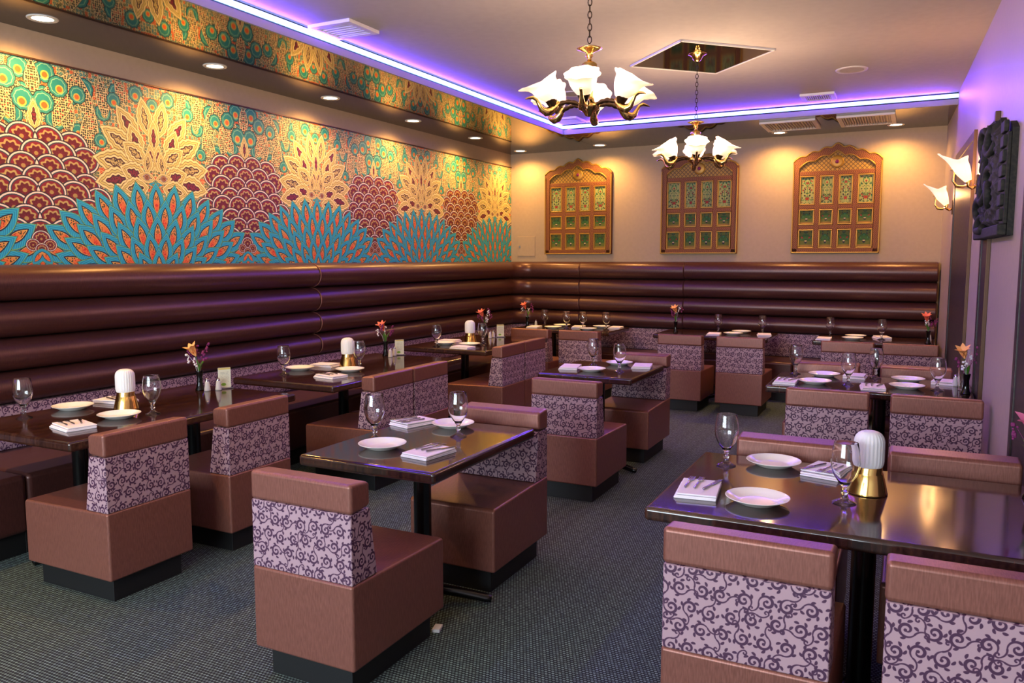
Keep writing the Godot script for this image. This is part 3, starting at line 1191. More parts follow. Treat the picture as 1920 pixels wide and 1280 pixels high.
func panel_inner(x: float) -> float:
	return foil(x / 0.42, 1.025, 0.15, 5) if absf(x) < 0.42 else 1.025

func build_gold_panels() -> void:
	var tall := [painted_tex(0, 41), painted_tex(0, 57)]
	var sq := [painted_tex(1, 63), painted_tex(1, 71)]
	var mt := []
	var msq := []
	for t in tall:
		mt.append(mat(Color(0.95, 0.95, 0.9), 0.8, 0.0, t, 0.0))
	for t in sq:
		msq.append(mat(Color(0.95, 0.95, 0.9), 0.8, 0.0, t, 0.0))
	var w := 0.495
	var hs := 1.10
	var outl := PackedVector2Array([Vector2(-w, 0), Vector2(w, 0)])
	for i in 49:
		var x := w - 2 * w * i / 48.0
		outl.append(Vector2(x, panel_top(x)))
	var bm := MB.new()
	bm.prism(outl, 0.0, 0.03)
	var board := bm.done()
	# arched header: between the outer outline and a foiled opening
	var iw := w - 0.075
	var hd := MB.new()
	for i in 48:
		var xa := -w + 2 * w * i / 48.0
		var xb := -w + 2 * w * (i + 1) / 48.0
		var ya: float = panel_inner(xa)
		var yb: float = panel_inner(xb)
		var poly := PackedVector2Array([Vector2(xa, ya), Vector2(xb, yb), Vector2(xb, panel_top(xb)), Vector2(xa, panel_top(xa))])
		hd.prism(poly, 0.03, 0.058)
	var header := hd.done()
	# beaded edge along the outer arch
	var eb := MB.new()
	var path := []
	var rad := []
	for i in 49:
		var x := -w + 0.006 + (2 * w - 0.012) * i / 48.0
		path.append(Vector3(x, panel_top(x) - 0.010, 0.056))
		rad.append(0.010)
	eb.sweep(path, rad, 6)
	var bead := eb.done()
	var ib := MB.new()
	path = []
	rad = []
	for i in 41:
		var x := -iw + 0.002 + (2 * iw - 0.004) * i / 40.0
		path.append(Vector3(x, panel_inner(x), 0.056))
		rad.append(0.008)
	ib.sweep(path, rad, 6)
	var bead2 := ib.done()
	var lat := PackedVector2Array([Vector2(-iw, 0.955), Vector2(iw, 0.955)])
	for i in 41:
		var x := iw - 2 * iw * i / 40.0
		lat.append(Vector2(x, panel_inner(x) + 0.004))
	var lm := MB.new()
	lm.prism(lat, 0.03, 0.036)
	var lattice := lm.done()
	var stile := span(Vector3(-0.026, 0.055, 0.03), Vector3(0.026, 0.955, 0.054), 0.006)
	var estile := span(Vector3(-0.0375, 0.0, 0.03), Vector3(0.0375, hs - 0.07, 0.058), 0.006)
	var rail := span(Vector3(-iw, -0.026, 0.03), Vector3(iw, 0.026, 0.052), 0.006)
	var ros := lathem([Vector2(0.075, 0.0), Vector2(0.070, 0.012), Vector2(0.055, 0.010), Vector2(0.045, 0.018), Vector2(0.03, 0.012), Vector2(0.022, 0.022), Vector2(0.0001, 0.026)], 24)
	var labs := ["carved gilded arched panel on the back wall, leftmost of three", "carved gilded arched panel on the back wall, middle of three", "carved gilded arched panel on the back wall, rightmost of three"]
	var cx := [-4.19, -2.515, -0.87]
	var us := 2 * iw / 4.0
	for i in 3:
		var o := thing("gilded_wall_panel", labs[i], "wall panel", Vector3(cx[i], 1.725, ZB), 0.0, "gilded arched wall panels")
		part("board", board, M.red_gold, o)
		part("arched_header", header, M.gilt, o)
		part("arch_bead", bead, M.gold, o)
		part("arch_bead", bead2, M.gold, o)
		part("lattice", lattice, M.lattice, o)
		var r := part("rosette", ros, M.gold, o, Vector3(0, 1.085, 0.036), Vector3(PI / 2, 0, 0))
		part("boss", lathem([Vector2(0.022, 0.02), Vector2(0.018, 0.03), Vector2(0.0001, 0.034)], 16), M.plum, r)
		for s in [-1.0, 1.0]:
			part("stile", estile, M.gilt, o, Vector3(s * (w - 0.0375), 0, 0))
			part("edge_moulding", span(Vector3(-0.008, 0.0, 0.05), Vector3(0.008, hs - 0.03, 0.068), 0.005), M.gold, o, Vector3(s * (w - 0.008), 0, 0))
		part("bottom_rail", span(Vector3(-w, 0.0, 0.03), Vector3(w, 0.06, 0.058), 0.006), M.gilt, o)
		part("edge_moulding", span(Vector3(-w, 0.0, 0.05), Vector3(w, 0.016, 0.068), 0.005), M.gold, o)
		for k in 3:
			part("stile", stile, M.gilt, o, Vector3((k - 1) * us, 0, 0))
		var ry := [0.315, 0.555, 0.955]
		for y in ry:
			part("rail", rail, M.gilt, o, Vector3(0, y, 0))
		var rowsy := [[0.06, 0.289], [0.341, 0.529], [0.581, 0.929]]
		for rr in 3:
			for q in 4:
				var x0 := -iw + us * q + (0.026 if q > 0 else 0.004)
				var x1 := -iw + us * (q + 1) - (0.026 if q < 3 else 0.004)
				var y0: float = rowsy[rr][0]
				var y1: float = rowsy[rr][1]
				var f := 0.016
				var fm := MB.new()
				for e in [[x0, y0, x1, y0 + f], [x0, y1 - f, x1, y1], [x0, y0 + f, x0 + f, y1 - f], [x1 - f, y0 + f, x1, y1 - f]]:
					fm.box(Vector3((e[0] + e[2]) / 2, (e[1] + e[3]) / 2, 0.042), Vector3((e[2] - e[0]) / 2, (e[3] - e[1]) / 2, 0.012), 0.005, 1)
				var fr := part("panel_frame", fm.done(), M.gold, o)
				var pm := MB.new()
				pm.quad(Vector3(x0 + f, y0 + f, 0.035), Vector3(x0 + f, y1 - f, 0.035), Vector3(x1 - f, y1 - f, 0.035), Vector3(x1 - f, y0 + f, 0.035))
				part("painted_inset", pm.done(), mt[(q + i) % 2] if rr == 2 else msq[(q + rr) % 2], fr)

# --- right wall: dark framed panels, carved plaque, sconces
func rw_thing(called: String, label: String, cat: String, z: float, y := 0.0) -> Node3D:
	# local: +z out of the wall into the room, +x towards the back of the room... built on a frame whose z axis is the wall normal
	var o := thing(called, label, cat, Vector3(wallx(z), y, z))
	o.rotation.y = -PI / 2 - 0.0336 + 2 * 0.0336
	return o

func plaque_top(x: float) -> float:
	return 0.645 - 0.13 * x + 0.02 * sin(x * 17.0) + (0.03 if absf(x + 0.1) < 0.18 else 0.0)

func build_right_wall() -> void:
	# local x runs with +z of the room for rotation -90 degrees
	var defs := [
		["tall dark framed mirror panel on the right wall near the back", -7.86, 0.83, 2.62],
		["narrow dark wooden wall post below the carved plaque", -6.01, 0.20, 2.30],
		["tall dark framed panel at the right edge of the picture", -3.75, 0.74, 2.62],
	]
	for d in defs:
		var o := rw_thing("wall_panel", d[0], "wall panel", d[1])
		var h: float = d[2]
		var t: float = d[3]
		part("panel", span(Vector3(-h + 0.03, 0.0, 0.0), Vector3(h - 0.03, t - 0.03, 0.014)), M.dark_wood, o)
		part("frame_top", span(Vector3(-h, t - 0.07, 0.0), Vector3(h, t, 0.022), 0.004), M.dark_wood, o)
		for s in [-1.0, 1.0]:
			part("frame_side", span(Vector3(s * h, 0, 0.0), Vector3(s * (h - 0.07), t - 0.07, 0.022), 0.004), M.dark_wood, o)
		part("edge_bead", span(Vector3(h, 0, 0.0), Vector3(h + 0.012, t, 0.024), 0.003), M.bronze, o)
	# carved plaque
	var p := rw_thing("carved_plaque", "dark wooden plaque carved with tangled figures on the right wall", "carving", -5.50, 1.775)
	var hw := 0.60
	var outl := PackedVector2Array([Vector2(-hw, 0), Vector2(hw, 0)])
	for i in 21:
		var x := hw - 2 * hw * i / 20.0
		outl.append(Vector2(x, plaque_top(x)))
	var bm := MB.new()
	bm.prism(outl, 0.0, 0.03)
	part("board", bm.done(), M.carving, p)
	part("foot_ledge", span(Vector3(-hw, 0.0, 0.03), Vector3(hw, 0.06, 0.075), 0.008), M.carving, p)
	part("border", span(Vector3(hw - 0.16, 0.06, 0.03), Vector3(hw, plaque_top(hw) - 0.02, 0.05), 0.006), M.carving, p)
	for k in 7:
		part("border_block", bxm(Vector3(hw - 0.08, 0.11 + k * 0.076, 0.056), Vector3(0.062, 0.030, 0.012), 0.006, 1), M.carving, p)
	var nz := FastNoiseLite.new()
	nz.seed = 77
	nz.frequency = 6.0
	nz.fractal_type = FastNoiseLite.FRACTAL_RIDGED
	nz.fractal_octaves = 2
	var rows := []
	for i in 61:
		var row := PackedVector3Array()
		for j in 71:
			var x := -hw + (2 * hw - 0.17) * j / 70.0
			var y := 0.05 + (plaque_top(x) - 0.055) * i / 60.0
			var e := minf(minf(i, 60 - i) / 4.0, minf(j, 70 - j) / 4.0)
			var v := nz.get_noise_2d(x, y)
			var hgt := 0.028 + clampf(v * 0.55 + 0.42, 0, 1) * 0.055
			row.append(Vector3(x, y, lerpf(0.025, hgt, clampf(e, 0, 1))))
		rows.append(row)
	var b := MB.new()
	b.grid(rows)
	part("carved_relief", b.done(), M.carving, p)
	# coiling figures
	rng.seed = 31
	for f in 9:
		var cx := rng.randf_range(-0.40, 0.22)
		var cy := 0.10 + 0.062 * f
		var path := []
		var rad := []
		var a0 := rng.randf() * TAU
		for i in 22:
			var q := i / 21.0
			var a := a0 + q * 5.0 * (1.0 if f % 2 else -1.0)
			var r := 0.095 * (1.0 - 0.7 * q)
			path.append(Vector3(cx + cos(a) * r * 1.4, clampf(cy + sin(a) * r, 0.05, plaque_top(cx) - 0.03), 0.066 + 0.016 * sin(q * 4.0)))
			rad.append(0.024 * (1.0 - 0.6 * q) + 0.004)
		var m := MB.new()
		m.sweep(path, rad, 8)
		part("coiled_figure", m.done(), M.carving, p)
	part("hanging_peg", span(Vector3(-0.25, 0.70, 0.0), Vector3(-0.20, 0.765, 0.03), 0.004), M.bronze, p)
	sconce("lit glass sconce with brass arm between mirror panel and carved plaque", -6.74, 2.21)
	sconce("lit glass sconce with brass arm nearest the back wall", -8.86, 2.17)

func shade_mesh(ln: float, r0: float, r1: float, lip: float, rise := 0.0) -> ArrayMesh:
	# tulip along +y; +x is the long side of the lip
	var rows := []
	for i in 19:
		var t := i / 18.0
		var row := PackedVector3Array()
		for j in 60:
			var a := TAU * j / 60
			var bell := sin(minf(1.0, t / 0.72) * PI / 2)
			var k := smoothstep(0.55, 1.0, t)
			var r := r0 + (r1 - r0) * (0.80 * bell + 0.35 * k * k)
			r *= 1.0 + 0.06 * k * k * sin(a * 8.0 + 0.6)
			var outw := pow(maxf(0.0, cos(a)), 1.5)
			var x := r * cos(a) + lip * outw * k * k
			var y := ln * (t - 0.10 * k * k) - k * k * lip * 0.22 * outw + rise * k * outw
			row.append(Vector3(x, y, r * sin(a)))
		rows.append(row)
	var b := MB.new()
	b.grid(rows, true)
	return b.done()

func sconce(label: String, z: float, y: float) -> void:
	var o := rw_thing("wall_sconce", label, "sconce", z, y)
	part("backplate", bxm(Vector3(0, -0.02, 0.010), Vector3(0.04, 0.07, 0.010), 0.009, 3), M.dark_brass, o)
	var b := MB.new()
	b.sweep([Vector3(0, -0.03, 0.015), Vector3(0, -0.045, 0.04), Vector3(0, -0.03, 0.065), Vector3(0, 0.012, 0.065)], [0.012, 0.014, 0.013, 0.018], 8)
	part("arm", b.done(), M.brass, o)
	b = MB.new()
	b.sweep([Vector3(0, -0.02, 0.065), Vector3(0, -0.035, 0.10), Vector3(0, -0.03, 0.14), Vector3(0, 0.01, 0.165), Vector3(0, 0.07, 0.160), Vector3(0, 0.095, 0.165), Vector3(0, 0.09, 0.185)], [0.008, 0.011, 0.011, 0.008, 0.006, 0.008, 0.003], 8)
	part("swan_neck", b.done(), M.brass, o)
	var s := part("lamp_shade", shade_mesh(0.185, 0.024, 0.064, 0.02, 0.115), M.shade, o, Vector3(0, 0.008, 0.066), Vector3.ZERO)
	s.basis = Basis(Vector3(0, -0.46, 0.89).normalized(), Vector3(0, 0.89, 0.46).normalized(), Vector3(-1, 0, 0))
	omni(o, Vector3(0, 0.10, 0.08), Color(1.0, 0.72, 0.44), 0.16, 0.025)

# --- chandeliers with swan arms
func build_chandeliers() -> void:
	var shade := shade_mesh(0.125, 0.027, 0.080, 0.035, 0.045)
	var link := MB.new()
	var rows := []
	for i in 13:
		var a := TAU * i / 12
		var c := Vector3(cos(a) * 0.010, sin(a) * 0.019, 0)
		var nrm := Vector3(cos(a), sin(a), 0)
		var row := PackedVector3Array()
		for j in 6:
			var q := TAU * j / 6
			row.append(c + nrm * cos(q) * 0.0028 + Vector3(0, 0, sin(q) * 0.0028))
		rows.append(row)
	link.grid(rows, true)
	var linkm := link.done()
	var body := lathem([Vector2(0.0001, 2.385), Vector2(0.018, 2.39), Vector2(0.03, 2.41), Vector2(0.055, 2.425), Vector2(0.06, 2.445), Vector2(0.03, 2.46), Vector2(0.022, 2.49), Vector2(0.022, 2.60), Vector2(0.038, 2.605), Vector2(0.040, 2.650), Vector2(0.030, 2.658), Vector2(0.012, 2.665), Vector2(0.012, 2.68), Vector2(0.020, 2.69), Vector2(0.014, 2.705), Vector2(0.05, 2.722), Vector2(0.066, 2.728), Vector2(0.05, 2.734), Vector2(0.008, 2.742), Vector2(0.0001, 2.745)], 24)
	var swan := MB.new()
	swan.sweep([Vector3(0.145, 2.452, 0), Vector3(0.165, 2.425, 0), Vector3(0.185, 2.405, 0), Vector3(0.21, 2.398, 0), Vector3(0.232, 2.408, 0), Vector3(0.247, 2.432, 0), Vector3(0.262, 2.456, 0), Vector3(0.282, 2.466, 0), Vector3(0.305, 2.462, 0), Vector3(0.322, 2.456, 0)], [0.012, 0.018, 0.023, 0.023, 0.016, 0.010, 0.008, 0.009, 0.006, 0.002], 10)
	var swanm := swan.done()
	var arm := MB.new()
	var ap := []
	var ar := []
	for i in 19:
		var q := i / 18.0
		ap.append(Vector3(0.03 + 0.150 * q, 2.435 + 0.020 * sin(q * PI), 0))
		ar.append(0.009 + 0.004 * absf(sin(q * 14.0)))
	arm.sweep(ap, ar, 8)
	var armm := arm.done()
	var wing := MB.new()
	rows = []
	for i in 9:
		var t := i / 8.0
		var row := PackedVector3Array()
		for j in 18:
			var a := TAU * j / 18
			var r := 0.016 + 0.030 * t + 0.004 * absf(sin(a * 4.5)) * t
			row.append(Vector3(0.175 + r * cos(a) + 0.02 * t, 2.42 + 0.065 * t + 0.012 * t * absf(sin(a * 4.5)), r * sin(a)))
		rows.append(row)
	wing.grid(rows, true)
	var wingm := wing.done()
	var spots := [["brass swan chandelier with six lit glass shades, nearest one in view", -1.54, -3.95], ["brass swan chandelier with lit shades in front of the middle gold panel", -1.59, -6.40], ["brass swan chandelier overhead outside the top of the picture", -1.52, -1.46], ["brass swan chandelier hanging behind the camera", -1.5, 1.0]]
	var dia := ["black glossy diamond ceiling panel above the nearest chandelier", "black glossy diamond ceiling panel above the farther chandelier", "black glossy diamond ceiling panel above the chandelier overhead", "black glossy diamond ceiling panel behind the camera"]
	for n in spots.size():
		var sp: Array = spots[n]
		var d := thing("diamond_ceiling_panel", dia[n], "ceiling panel", Vector3(sp[1] - 0.02, CEI, sp[2] - 0.16), PI / 4, "black diamond ceiling panels")
		part("panel", span(Vector3(-0.40, -0.012, -0.40), Vector3(0.40, 0.0, 0.40), 0.002), M.gloss_black, d)
		for k in 4:
			part("edge_strip", span(Vector3(-0.415, -0.016, 0.40), Vector3(0.415, 0.0, 0.415), 0.002), M.white, d, Vector3.ZERO, Vector3(0, k * PI / 2, 0))
		var o := thing("chandelier", sp[0], "chandelier", Vector3(sp[1], 0, sp[2]), [-1.33, -1.29, -1.3, -1.3][n], "brass swan chandeliers")
		part("canopy", lathem([Vector2(0.012, CEI - 0.075), Vector2(0.03, CEI - 0.06), Vector2(0.045, CEI - 0.03), Vector2(0.07, CEI - 0.018), Vector2(0.07, CEI - 0.012)], 24), M.brass, o)
		var chain := part("chain", linkm, M.dark_brass, o, Vector3(0, CEI - 0.09, 0))
		var ny := int((CEI - 0.09 - 2.755) / 0.031)
		for k in range(1, ny + 1):
			part("link", linkm, M.dark_brass, chain, Vector3(0, -0.031 * k, 0), Vector3(0, (k % 2) * PI / 2, 0))
		part("centre_stem", body, M.brass, o)
		for k in 6:
			var a := k * TAU / 6
			part("arm", armm, M.dark_brass, o, Vector3.ZERO, Vector3(0, a, 0))
			var dir := Vector3(cos(a), 0, -sin(a))
			var sw := part("swan", swanm, M.brass, o, dir * 0.025, Vector3(0, a, 0))
			part("wing", wingm, M.dark_brass, sw)
			var s := part("lamp_shade", shade, M.shade, o, dir * 0.19 + Vector3(0, 2.458, 0))
			var up := (Vector3.UP * 0.78 + dir * 0.62).normalized()
			var side := dir.cross(up).normalized()
			s.basis = Basis(up.cross(side), up, side)
			omni(o, dir * 0.235 + Vector3(0, 2.52, 0), Color(1.0, 0.84, 0.66), 0.14, 0.03)

# --- table settings
func build_table_settings() -> void:
	# stemmed goblet: bowl as a thin shell, solid stem and foot
	var g := Node3D.new()
	g.name = "water_goblet"
	var b := MB.new()
	b.lathe([Vector2(0.0001, 0.0), Vector2(0.041, 0.0), Vector2(0.042, 0.003), Vector2(0.034, 0.007), Vector2(0.018, 0.014), Vector2(0.011, 0.022), Vector2(0.0095, 0.034), Vector2(0.014, 0.040), Vector2(0.0095, 0.046), Vector2(0.0105, 0.060), Vector2(0.016, 0.068), Vector2(0.019, 0.072), Vector2(0.0001, 0.0725)], 28)
	part("stem", b.done(), M.glass_solid, g)
	b = MB.new()
	b.lathe([Vector2(0.0001, 0.0735), Vector2(0.018, 0.0735), Vector2(0.026, 0.083), Vector2(0.040, 0.105), Vector2(0.049, 0.130), Vector2(0.0515, 0.152), Vector2(0.050, 0.178), Vector2(0.046, 0.205), Vector2(0.0415, 0.226), Vector2(0.0405, 0.2270), Vector2(0.0395, 0.226), Vector2(0.0440, 0.205), Vector2(0.048, 0.178), Vector2(0.0495, 0.152), Vector2(0.047, 0.131), Vector2(0.038, 0.107), Vector2(0.0245, 0.086), Vector2(0.017, 0.078), Vector2(0.0001, 0.0765)], 32)
	part("bowl", b.done(), M.glass_solid, g)
	tag(g, "", "glass", "stemmed water goblets")
	# plate
	var pl := Node3D.new()
	pl.name = "dinner_plate"
	part("dish", lathem([Vector2(0.0001, 0.003), Vector2(0.055, 0.003), Vector2(0.062, 0.0), Vector2(0.068, 0.001), Vector2(0.085, 0.011), Vector2(0.112, 0.024), Vector2(0.115, 0.0265), Vector2(0.112, 0.027), Vector2(0.100, 0.0225), Vector2(0.085, 0.016), Vector2(0.070, 0.0085), Vector2(0.055, 0.007), Vector2(0.0001, 0.007)], 40), M.china, pl)
	tag(pl, "", "plate", "white dinner plates")
	# folded napkin: three soft layers
	var nk := Node3D.new()
	nk.name = "folded_napkin"
	for k in 3:
		b = MB.new()
		b.box(Vector3(0.003 * (k - 1), 0.0036 + 0.0066 * k, 0.003 * k), Vector3(0.078 - 0.002 * k, 0.0036, 0.108 - 0.003 * k), 0.0033, 3, 5 + k)
		part("fold", b.done(), M.linen, nk)
	tag(nk, "", "napkin", "folded lilac white napkins")
	# cutlery
	var fk := Node3D.new()
	fk.name = "fork"
	b = MB.new()
	b.sweep([Vector3(0, 0.004, 0.07), Vector3(0, 0.004, 0.0), Vector3(0, 0.005, -0.03)], [0.0045, 0.0028, 0.003], 6)
	part("handle", b.done(), M.steel, fk)
	part("head", bxm(Vector3(0, 0.0045, -0.038), Vector3(0.011, 0.0014, 0.010), 0.0012, 1), M.steel, fk)
	for k in 4:
		part("tine", bxm(Vector3(-0.0095 + 0.00633 * k, 0.005, -0.064), Vector3(0.0016, 0.0012, 0.018), 0.001, 1), M.steel, fk)
	tag(fk, "", "fork", "steel forks on napkins")
	var kn := Node3D.new()
	kn.name = "table_knife"
	b = MB.new()
	b.sweep([Vector3(0, 0.004, 0.075), Vector3(0, 0.004, 0.0)], [0.005, 0.0035], 6)
	part("handle", b.done(), M.steel, kn)
	part("blade", bxm(Vector3(0.002, 0.004, -0.042), Vector3(0.008, 0.0012, 0.044), 0.001, 1), M.steel, kn)
	tag(kn, "", "knife", "steel knives on napkins")
	# oil lamp: ribbed frosted dome on a flared brass base
	var lp := Node3D.new()
	lp.name = "table_lamp"
	part("base", lathem([Vector2(0.0001, 0.0), Vector2(0.070, 0.0), Vector2(0.072, 0.004), Vector2(0.070, 0.008), Vector2(0.062, 0.045), Vector2(0.054, 0.078), Vector2(0.050, 0.082), Vector2(0.050, 0.104), Vector2(0.046, 0.106), Vector2(0.0001, 0.106)], 32), M.brass, lp)
	var rows := []
	for i in 15:
		var t := i / 14.0
		var row := PackedVector3Array()
		for j in 96:
			var a := TAU * j / 96
			var r: float
			var y: float
			if t < 0.55:
				r = lerpf(0.050, 0.054, minf(1.0, t * 12.0))
				y = 0.106 + 0.165 * t
			else:
				var f := (t - 0.55) / 0.45 * PI / 2
				r = 0.054 * pow(cos(f), 0.6) if t < 1.0 else 0.0001
				y = 0.197 + 0.045 * sin(f)
			r *= 1.0 + 0.022 * cos(a * 24.0) * clampf(t * 8.0, 0, 1) * clampf((0.9 - t) * 6.0, 0, 1)
			row.append(Vector3(r * cos(a), y, r * sin(a)))
		rows.append(row)
	b = MB.new()
	b.grid(rows, true)
	part("lamp_globe", b.done(), M.frost, lp)
	tag(lp, "", "lamp", "brass table lamps with frosted domes")
	# salt and pepper shakers
	var sh := Node3D.new()
	sh.name = "salt_shaker"
	part("body", lathem([Vector2(0.0001, 0.0), Vector2(0.021, 0.0), Vector2(0.021, 0.008), Vector2(0.014, 0.060), Vector2(0.0125, 0.066), Vector2(0.0001, 0.066)], 20), M.white, sh)
	part("cap", lathem([Vector2(0.0125, 0.066), Vector2(0.0120, 0.074), Vector2(0.009, 0.084), Vector2(0.0001, 0.088)], 20), M.steel, sh)
	tag(sh, "", "shaker", "salt and pepper shakers")
	var cd := Node3D.new()
	cd.name = "menu_card"
	part("holder", bxm(Vector3(0, 0.005, 0), Vector3(0.055, 0.005, 0.026), 0.003, 1), M.steel, cd)
	var cm := mat(Color(1, 1, 1), 0.5, 0.0, card_tex(), 0.0)
	part("card", bxm(Vector3(0, 0.078, 0), Vector3(0.042, 0.068, 0.0015), 0.0005, 1), M.paper, cd)
	for s in 2:
		b = MB.new()
		b.quad(Vector3(-0.041, 0.011, 0.0017), Vector3(-0.041, 0.145, 0.0017), Vector3(0.041, 0.145, 0.0017), Vector3(0.041, 0.011, 0.0017))
		part("print", b.done(), cm, cd, Vector3.ZERO, Vector3(0, s * PI, 0))
	tag(cd, "", "menu card", "table menu cards")
	var vs := Node3D.new()
	vs.name = "flower_vase"
	part("body", lathem([Vector2(0.0001, 0.0), Vector2(0.030, 0.0), Vector2(0.032, 0.006), Vector2(0.024, 0.02), Vector2(0.019, 0.05), Vector2(0.018, 0.09), Vector2(0.024, 0.125), Vector2(0.026, 0.135), Vector2(0.023, 0.135), Vector2(0.016, 0.09), Vector2(0.014, 0.03), Vector2(0.0001, 0.02)], 24), M.gloss_black, vs)
	tag(vs, "", "vase", "slim bud vases")

	var T := {
		"C1": "the nearest aisle table", "C2": "the farther aisle table", "R1": "the wide foreground table", "R2": "the farther right wall table",
		"L1": "the nearest left bench table", "L2": "the middle left bench table", "L3": "the left bench table by the corner",
		"B1": "the table under the left gold panel", "B2": "the table under the middle gold panel", "B3": "the table under the right gold panel"}
	var goblets := [
		["C1", "beside the near plate", -2.36, -3.17], ["C1", "beside the far plate", -2.02, -3.41],
		["C2", "at the left", -2.39, -6.28], ["C2", "at the right", -2.06, -6.0],
		["R1", "at the back left", -0.69, -3.44], ["R1", "in front of the lamp", -0.19, -3.09],
		["R2", "at the far left", -0.79, -6.5], ["R2", "second from left", -0.38, -6.08], ["R2", "third from left", -0.22, -6.52], ["R2", "nearest the wall", 0.18, -6.08],
		["L1", "next to the bench", -4.46, -2.72], ["L1", "behind the lamp", -3.91, -3.13],
		["L2", "next to the bench", -4.35, -4.69], ["L2", "beside the lamp", -4.05, -5.25],
		["L3", "next to the bench", -4.35, -6.92], ["L3", "beside the lamp", -4.04, -7.34],
		["B1", "leftmost", -4.36, -9.64], ["B1", "second from left", -3.98, -9.48], ["B1", "third from left", -3.76, -9.50], ["B1", "rightmost", -3.46, -9.54],
		["B2", "at the left", -2.10, -9.78], ["B2", "at the right", -1.58, -9.78],
		["B3", "at the left", -0.83, -9.84], ["B3", "at the right", -0.285, -9.70]]
	for a in goblets:
		copy(g, "clear stemmed goblet %s on %s" % [a[1], T[a[0]]], Vector3(a[2], TT, a[3]), 0.0, "water_goblet")
	var plates := [
		["C1", "nearer", -2.22, -3.04], ["C1", "farther", -2.165, -3.60],
		["C2", "nearer", -2.27, -5.93], ["C2", "farther", -2.20, -6.40],
		["R1", "farther", -0.505, -3.53], ["R1", "nearer", -0.475, -2.95],
		["R2", "far left", -0.575, -6.46], ["R2", "near left", -0.60, -6.05], ["R2", "far right", 0.0, -6.46], ["R2", "near right", -0.005, -6.10],
		["L1", "bench side", -4.47, -3.02], ["L1", "aisle side", -3.99, -2.97],
		["L2", "bench side", -4.42, -4.95], ["L2", "aisle side", -4.00, -5.06],
		["L3", "bench side", -4.38, -7.14], ["L3", "aisle side", -4.10, -7.16],
		["B1", "far left", -4.18, -9.80], ["B1", "near left", -4.16, -9.46], ["B1", "near right", -3.66, -9.42], ["B1", "far right", -3.63, -9.83],
		["B2", "bench side", -1.84, -9.88], ["B2", "aisle side", -1.88, -9.58],
		["B3", "bench side", -0.56, -9.90], ["B3", "aisle side", -0.575, -9.60]]
	for a in plates:
		copy(pl, "round white plate, %s one on %s" % [a[1], T[a[0]]], Vector3(a[2], TT, a[3]), 0.0, "dinner_plate")
	var naps := [
		["C1", "nearer", -1.95, -3.03, -0.15, 1], ["C1", "farther", -2.40, -3.57, 2.85, 1],
		["C2", "left", -2.49, -6.02, 0.2, 0], ["C2", "right", -1.975, -6.33, 0.2, 0],
		["R1", "nearer", -0.70, -2.99, 0.12, 1], ["R1", "farther", -0.285, -3.50, 2.9, 1],
		["R2", "front left", -0.79, -6.0, 0.0, 1], ["R2", "back left", -0.36, -6.50, 3.1, 0], ["R2", "front right", -0.215, -5.98, 0.1, 1], ["R2", "back right", 0.235, -6.46, 3.0, 0],
		["L1", "bench side", -4.46, -3.30, -1.4, 1], ["L1", "aisle side", -3.97, -2.68, 1.35, 1],
		["L2", "bench side", -4.38, -5.22, -1.5, 0], ["L2", "aisle side", -3.93, -4.74, 1.4, 1],
		["L3", "bench side", -4.48, -7.40, -1.5, 0], ["L3", "aisle side", -4.03, -6.90, 1.5, 0],
		["B1", "leftmost", -4.42, -9.44, 0.1, 0], ["B1", "middle", -3.90, -9.70, 0.2, 0], ["B1", "rightmost", -3.418, -9.80, 0.05, 0],
		["B2", "left", -2.08, -9.46, 0.1, 0], ["B2", "right", -1.53, -9.62, 0.2, 0],
		["B3", "left", -0.86, -9.46, 0.0, 0], ["B3", "right", -0.285, -9.88, 0.3, 0]]
	for a in naps:
		var at := Vector3(a[2], TT, a[3])
		copy(nk, "folded lilac white napkin, %s one on %s" % [a[1], T[a[0]]], at, a[4], "folded_napkin")
		if a[5] == 1:
			var bas := Basis(Vector3.UP, a[4])
			for k in 2:
				copy(fk, "steel fork on the %s napkin of %s, %s one" % [a[1], T[a[0]], ["outer", "inner"][k]], at + bas * Vector3(-0.042 + 0.036 * k, 0.0245, -0.03), a[4] - 0.08, "fork")
			copy(kn, "steel knife on the %s napkin of %s" % [a[1], T[a[0]]], at + bas * Vector3(0.045, 0.0245, -0.025), a[4] - 0.3, "table_knife")
	for a in [["R1", -0.12, -3.27], ["L1", -4.19, -3.17], ["L2", -4.21, -5.30], ["L3", -4.24, -7.42]]:
		copy(lp, "brass lamp with white frosted dome on %s" % T[a[0]], Vector3(a[1], TT, a[2]), 0.0, "table_lamp")
	for a in [["L1", "left", -4.27, -3.86], ["L1", "right", -4.23, -3.92], ["L2", "left", -4.26, -5.98], ["L2", "right", -4.28, -6.07], ["L3", "left", -4.27, -7.93], ["L3", "right", -4.28, -8.03], ["B1", "single", -4.50, -9.66], ["B3", "single", 0.19, -9.78], ["R2", "single", 0.30, -6.36]]:
		copy(sh, "tapered white shaker, %s one on %s" % [a[1], T[a[0]]], Vector3(a[2], TT, a[3]), 0.0, "salt_shaker")
	for a in [["L1", -4.245, -3.99, 0.95], ["L2", -4.27, -6.14, 0.8], ["L3", -4.23, -8.11, 0.6]]:
		copy(cd, "white and green menu card in steel stand on %s" % T[a[0]], Vector3(a[1], TT, a[2]), a[3], "menu_card")
	# vases with flowers
	var vases := [["L1", -4.34, -3.86, M.peach, "peach lily"], ["L2", -4.37, -6.06, M.coral, "coral lily"], ["L3", -4.40, -8.06, M.coral, "pink lily"], ["B1", -4.56, -9.52, M.coral, "orange flower"], ["B2", -2.58, -9.60, M.peach, "peach flower"], ["B3", 0.17, -9.50, M.coral, "orange flower"], ["R2", 0.345, -6.02, M.peach, "peach lily"], ["R1", 0.432, -3.46, M.pink, "pink flower"]]
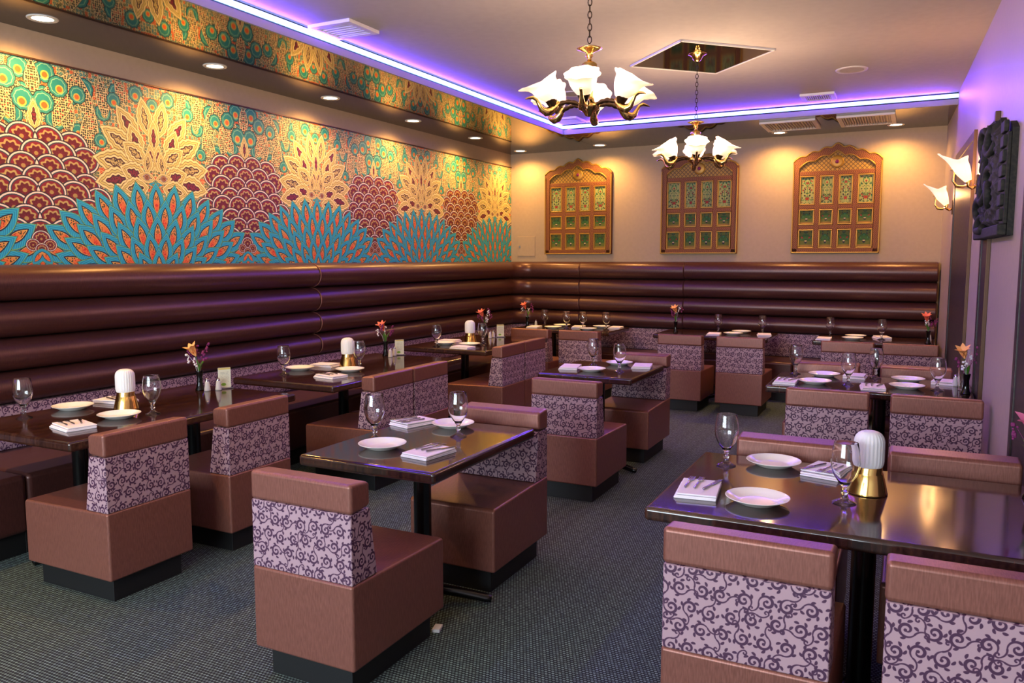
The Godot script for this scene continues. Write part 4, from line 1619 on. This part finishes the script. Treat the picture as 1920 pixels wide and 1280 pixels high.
	for i in vases.size():
		var a: Array = vases[i]
		var at := Vector3(a[1], TT, a[2])
		copy(vs, "slim black bud vase on %s" % T[a[0]], at, 0.0, "flower_vase")
		bouquet("%s with purple sprigs in the vase on %s" % [a[4], T[a[0]]], at, a[3], 90 + i)
	# clear glass tumbler vase beside the black one
	var tv := thing("glass_cylinder", "clear glass cylinder beside flowers on the farther right wall table", "glass", Vector3(0.335, TT, -6.21))
	part("wall", lathem([Vector2(0.0001, 0.0), Vector2(0.030, 0.0), Vector2(0.030, 0.16), Vector2(0.027, 0.16), Vector2(0.027, 0.008), Vector2(0.0001, 0.008)], 28), M.glass_solid, tv)
	for q in [g, pl, nk, fk, kn, lp, sh, cd, vs]:
		q.free()

func petal_mesh(ln: float, wd: float, curl: float) -> ArrayMesh:
	var rows := []
	for i in 8:
		var t := i / 7.0
		var w := wd * sin(PI * clampf(0.12 + 0.88 * t, 0, 1)) * 0.5 + 0.0005
		var p := Vector3(0, ln * sin(t * curl) / curl, ln * (1.0 - cos(t * curl)) / curl)
		var row := PackedVector3Array()
		for j in 5:
			var u := j / 4.0 * 2.0 - 1.0
			row.append(p + Vector3(w * u, 0.12 * w * u * u, 0))
		rows.append(row)
	var b := MB.new()
	b.grid(rows)
	return b.done()

func bouquet(label: String, at: Vector3, petal_mat: Material, sd: int) -> void:
	rng.seed = sd
	var o := thing("flower_bouquet", label, "flowers", at)
	var b := MB.new()
	var head := Vector3(rng.randf_range(-0.03, 0.01), 0.235 + rng.randf() * 0.02, rng.randf_range(0.0, 0.03))
	b.sweep([Vector3(0, 0.03, 0), Vector3(0.002, 0.12, 0.002), head * 0.75 + Vector3(0, 0.03, 0), head], [0.0025, 0.0025, 0.003, 0.004], 6)
	part("stem", b.done(), M.stem, o)
	var pm := petal_mesh(0.105, 0.044, 1.15)
	var lily := part("bloom", lathem([Vector2(0.0001, -0.012), Vector2(0.006, -0.006), Vector2(0.009, 0.006), Vector2(0.004, 0.015), Vector2(0.0001, 0.018)], 10), petal_mat, o, head)
	lily.rotation = Vector3(0.45, rng.randf() * 0.6 - 0.3, 0.15)
	for k in 6:
		var p := part("petal", pm, petal_mat, lily)
		p.rotation = Vector3(0, k * TAU / 6 + 0.1 * (k % 2), 0)
	# leaves
	var lm := petal_mesh(0.13, 0.028, 1.0)
	for k in 5:
		var l := part("leaf", lm, M.leaf, o, Vector3(0, 0.115, 0))
		l.rotation = Vector3(0, k * TAU / 5 + rng.randf(), 0)
		l.scale = Vector3.ONE * rng.randf_range(0.6, 1.0)
	# purple sprigs and small white blossoms
	for k in 6:
		var a := rng.randf() * TAU
		var tip := Vector3(cos(a) * 0.07, 0.22 + rng.randf() * 0.11, sin(a) * 0.07)
		var m := MB.new()
		m.sweep([Vector3(0, 0.06, 0), tip * Vector3(0.4, 0.75, 0.4), tip], [0.0014, 0.0012, 0.001], 5)
		for q in 7:
			var c := tip + Vector3(rng.randf_range(-0.014, 0.014), -q * 0.009, rng.randf_range(-0.014, 0.014))
			m.box(c, Vector3.ONE * rng.randf_range(0.004, 0.008), 0.004, 1)
		part("sprig", m.done(), M.plum if k % 3 else M.white_flower, o)
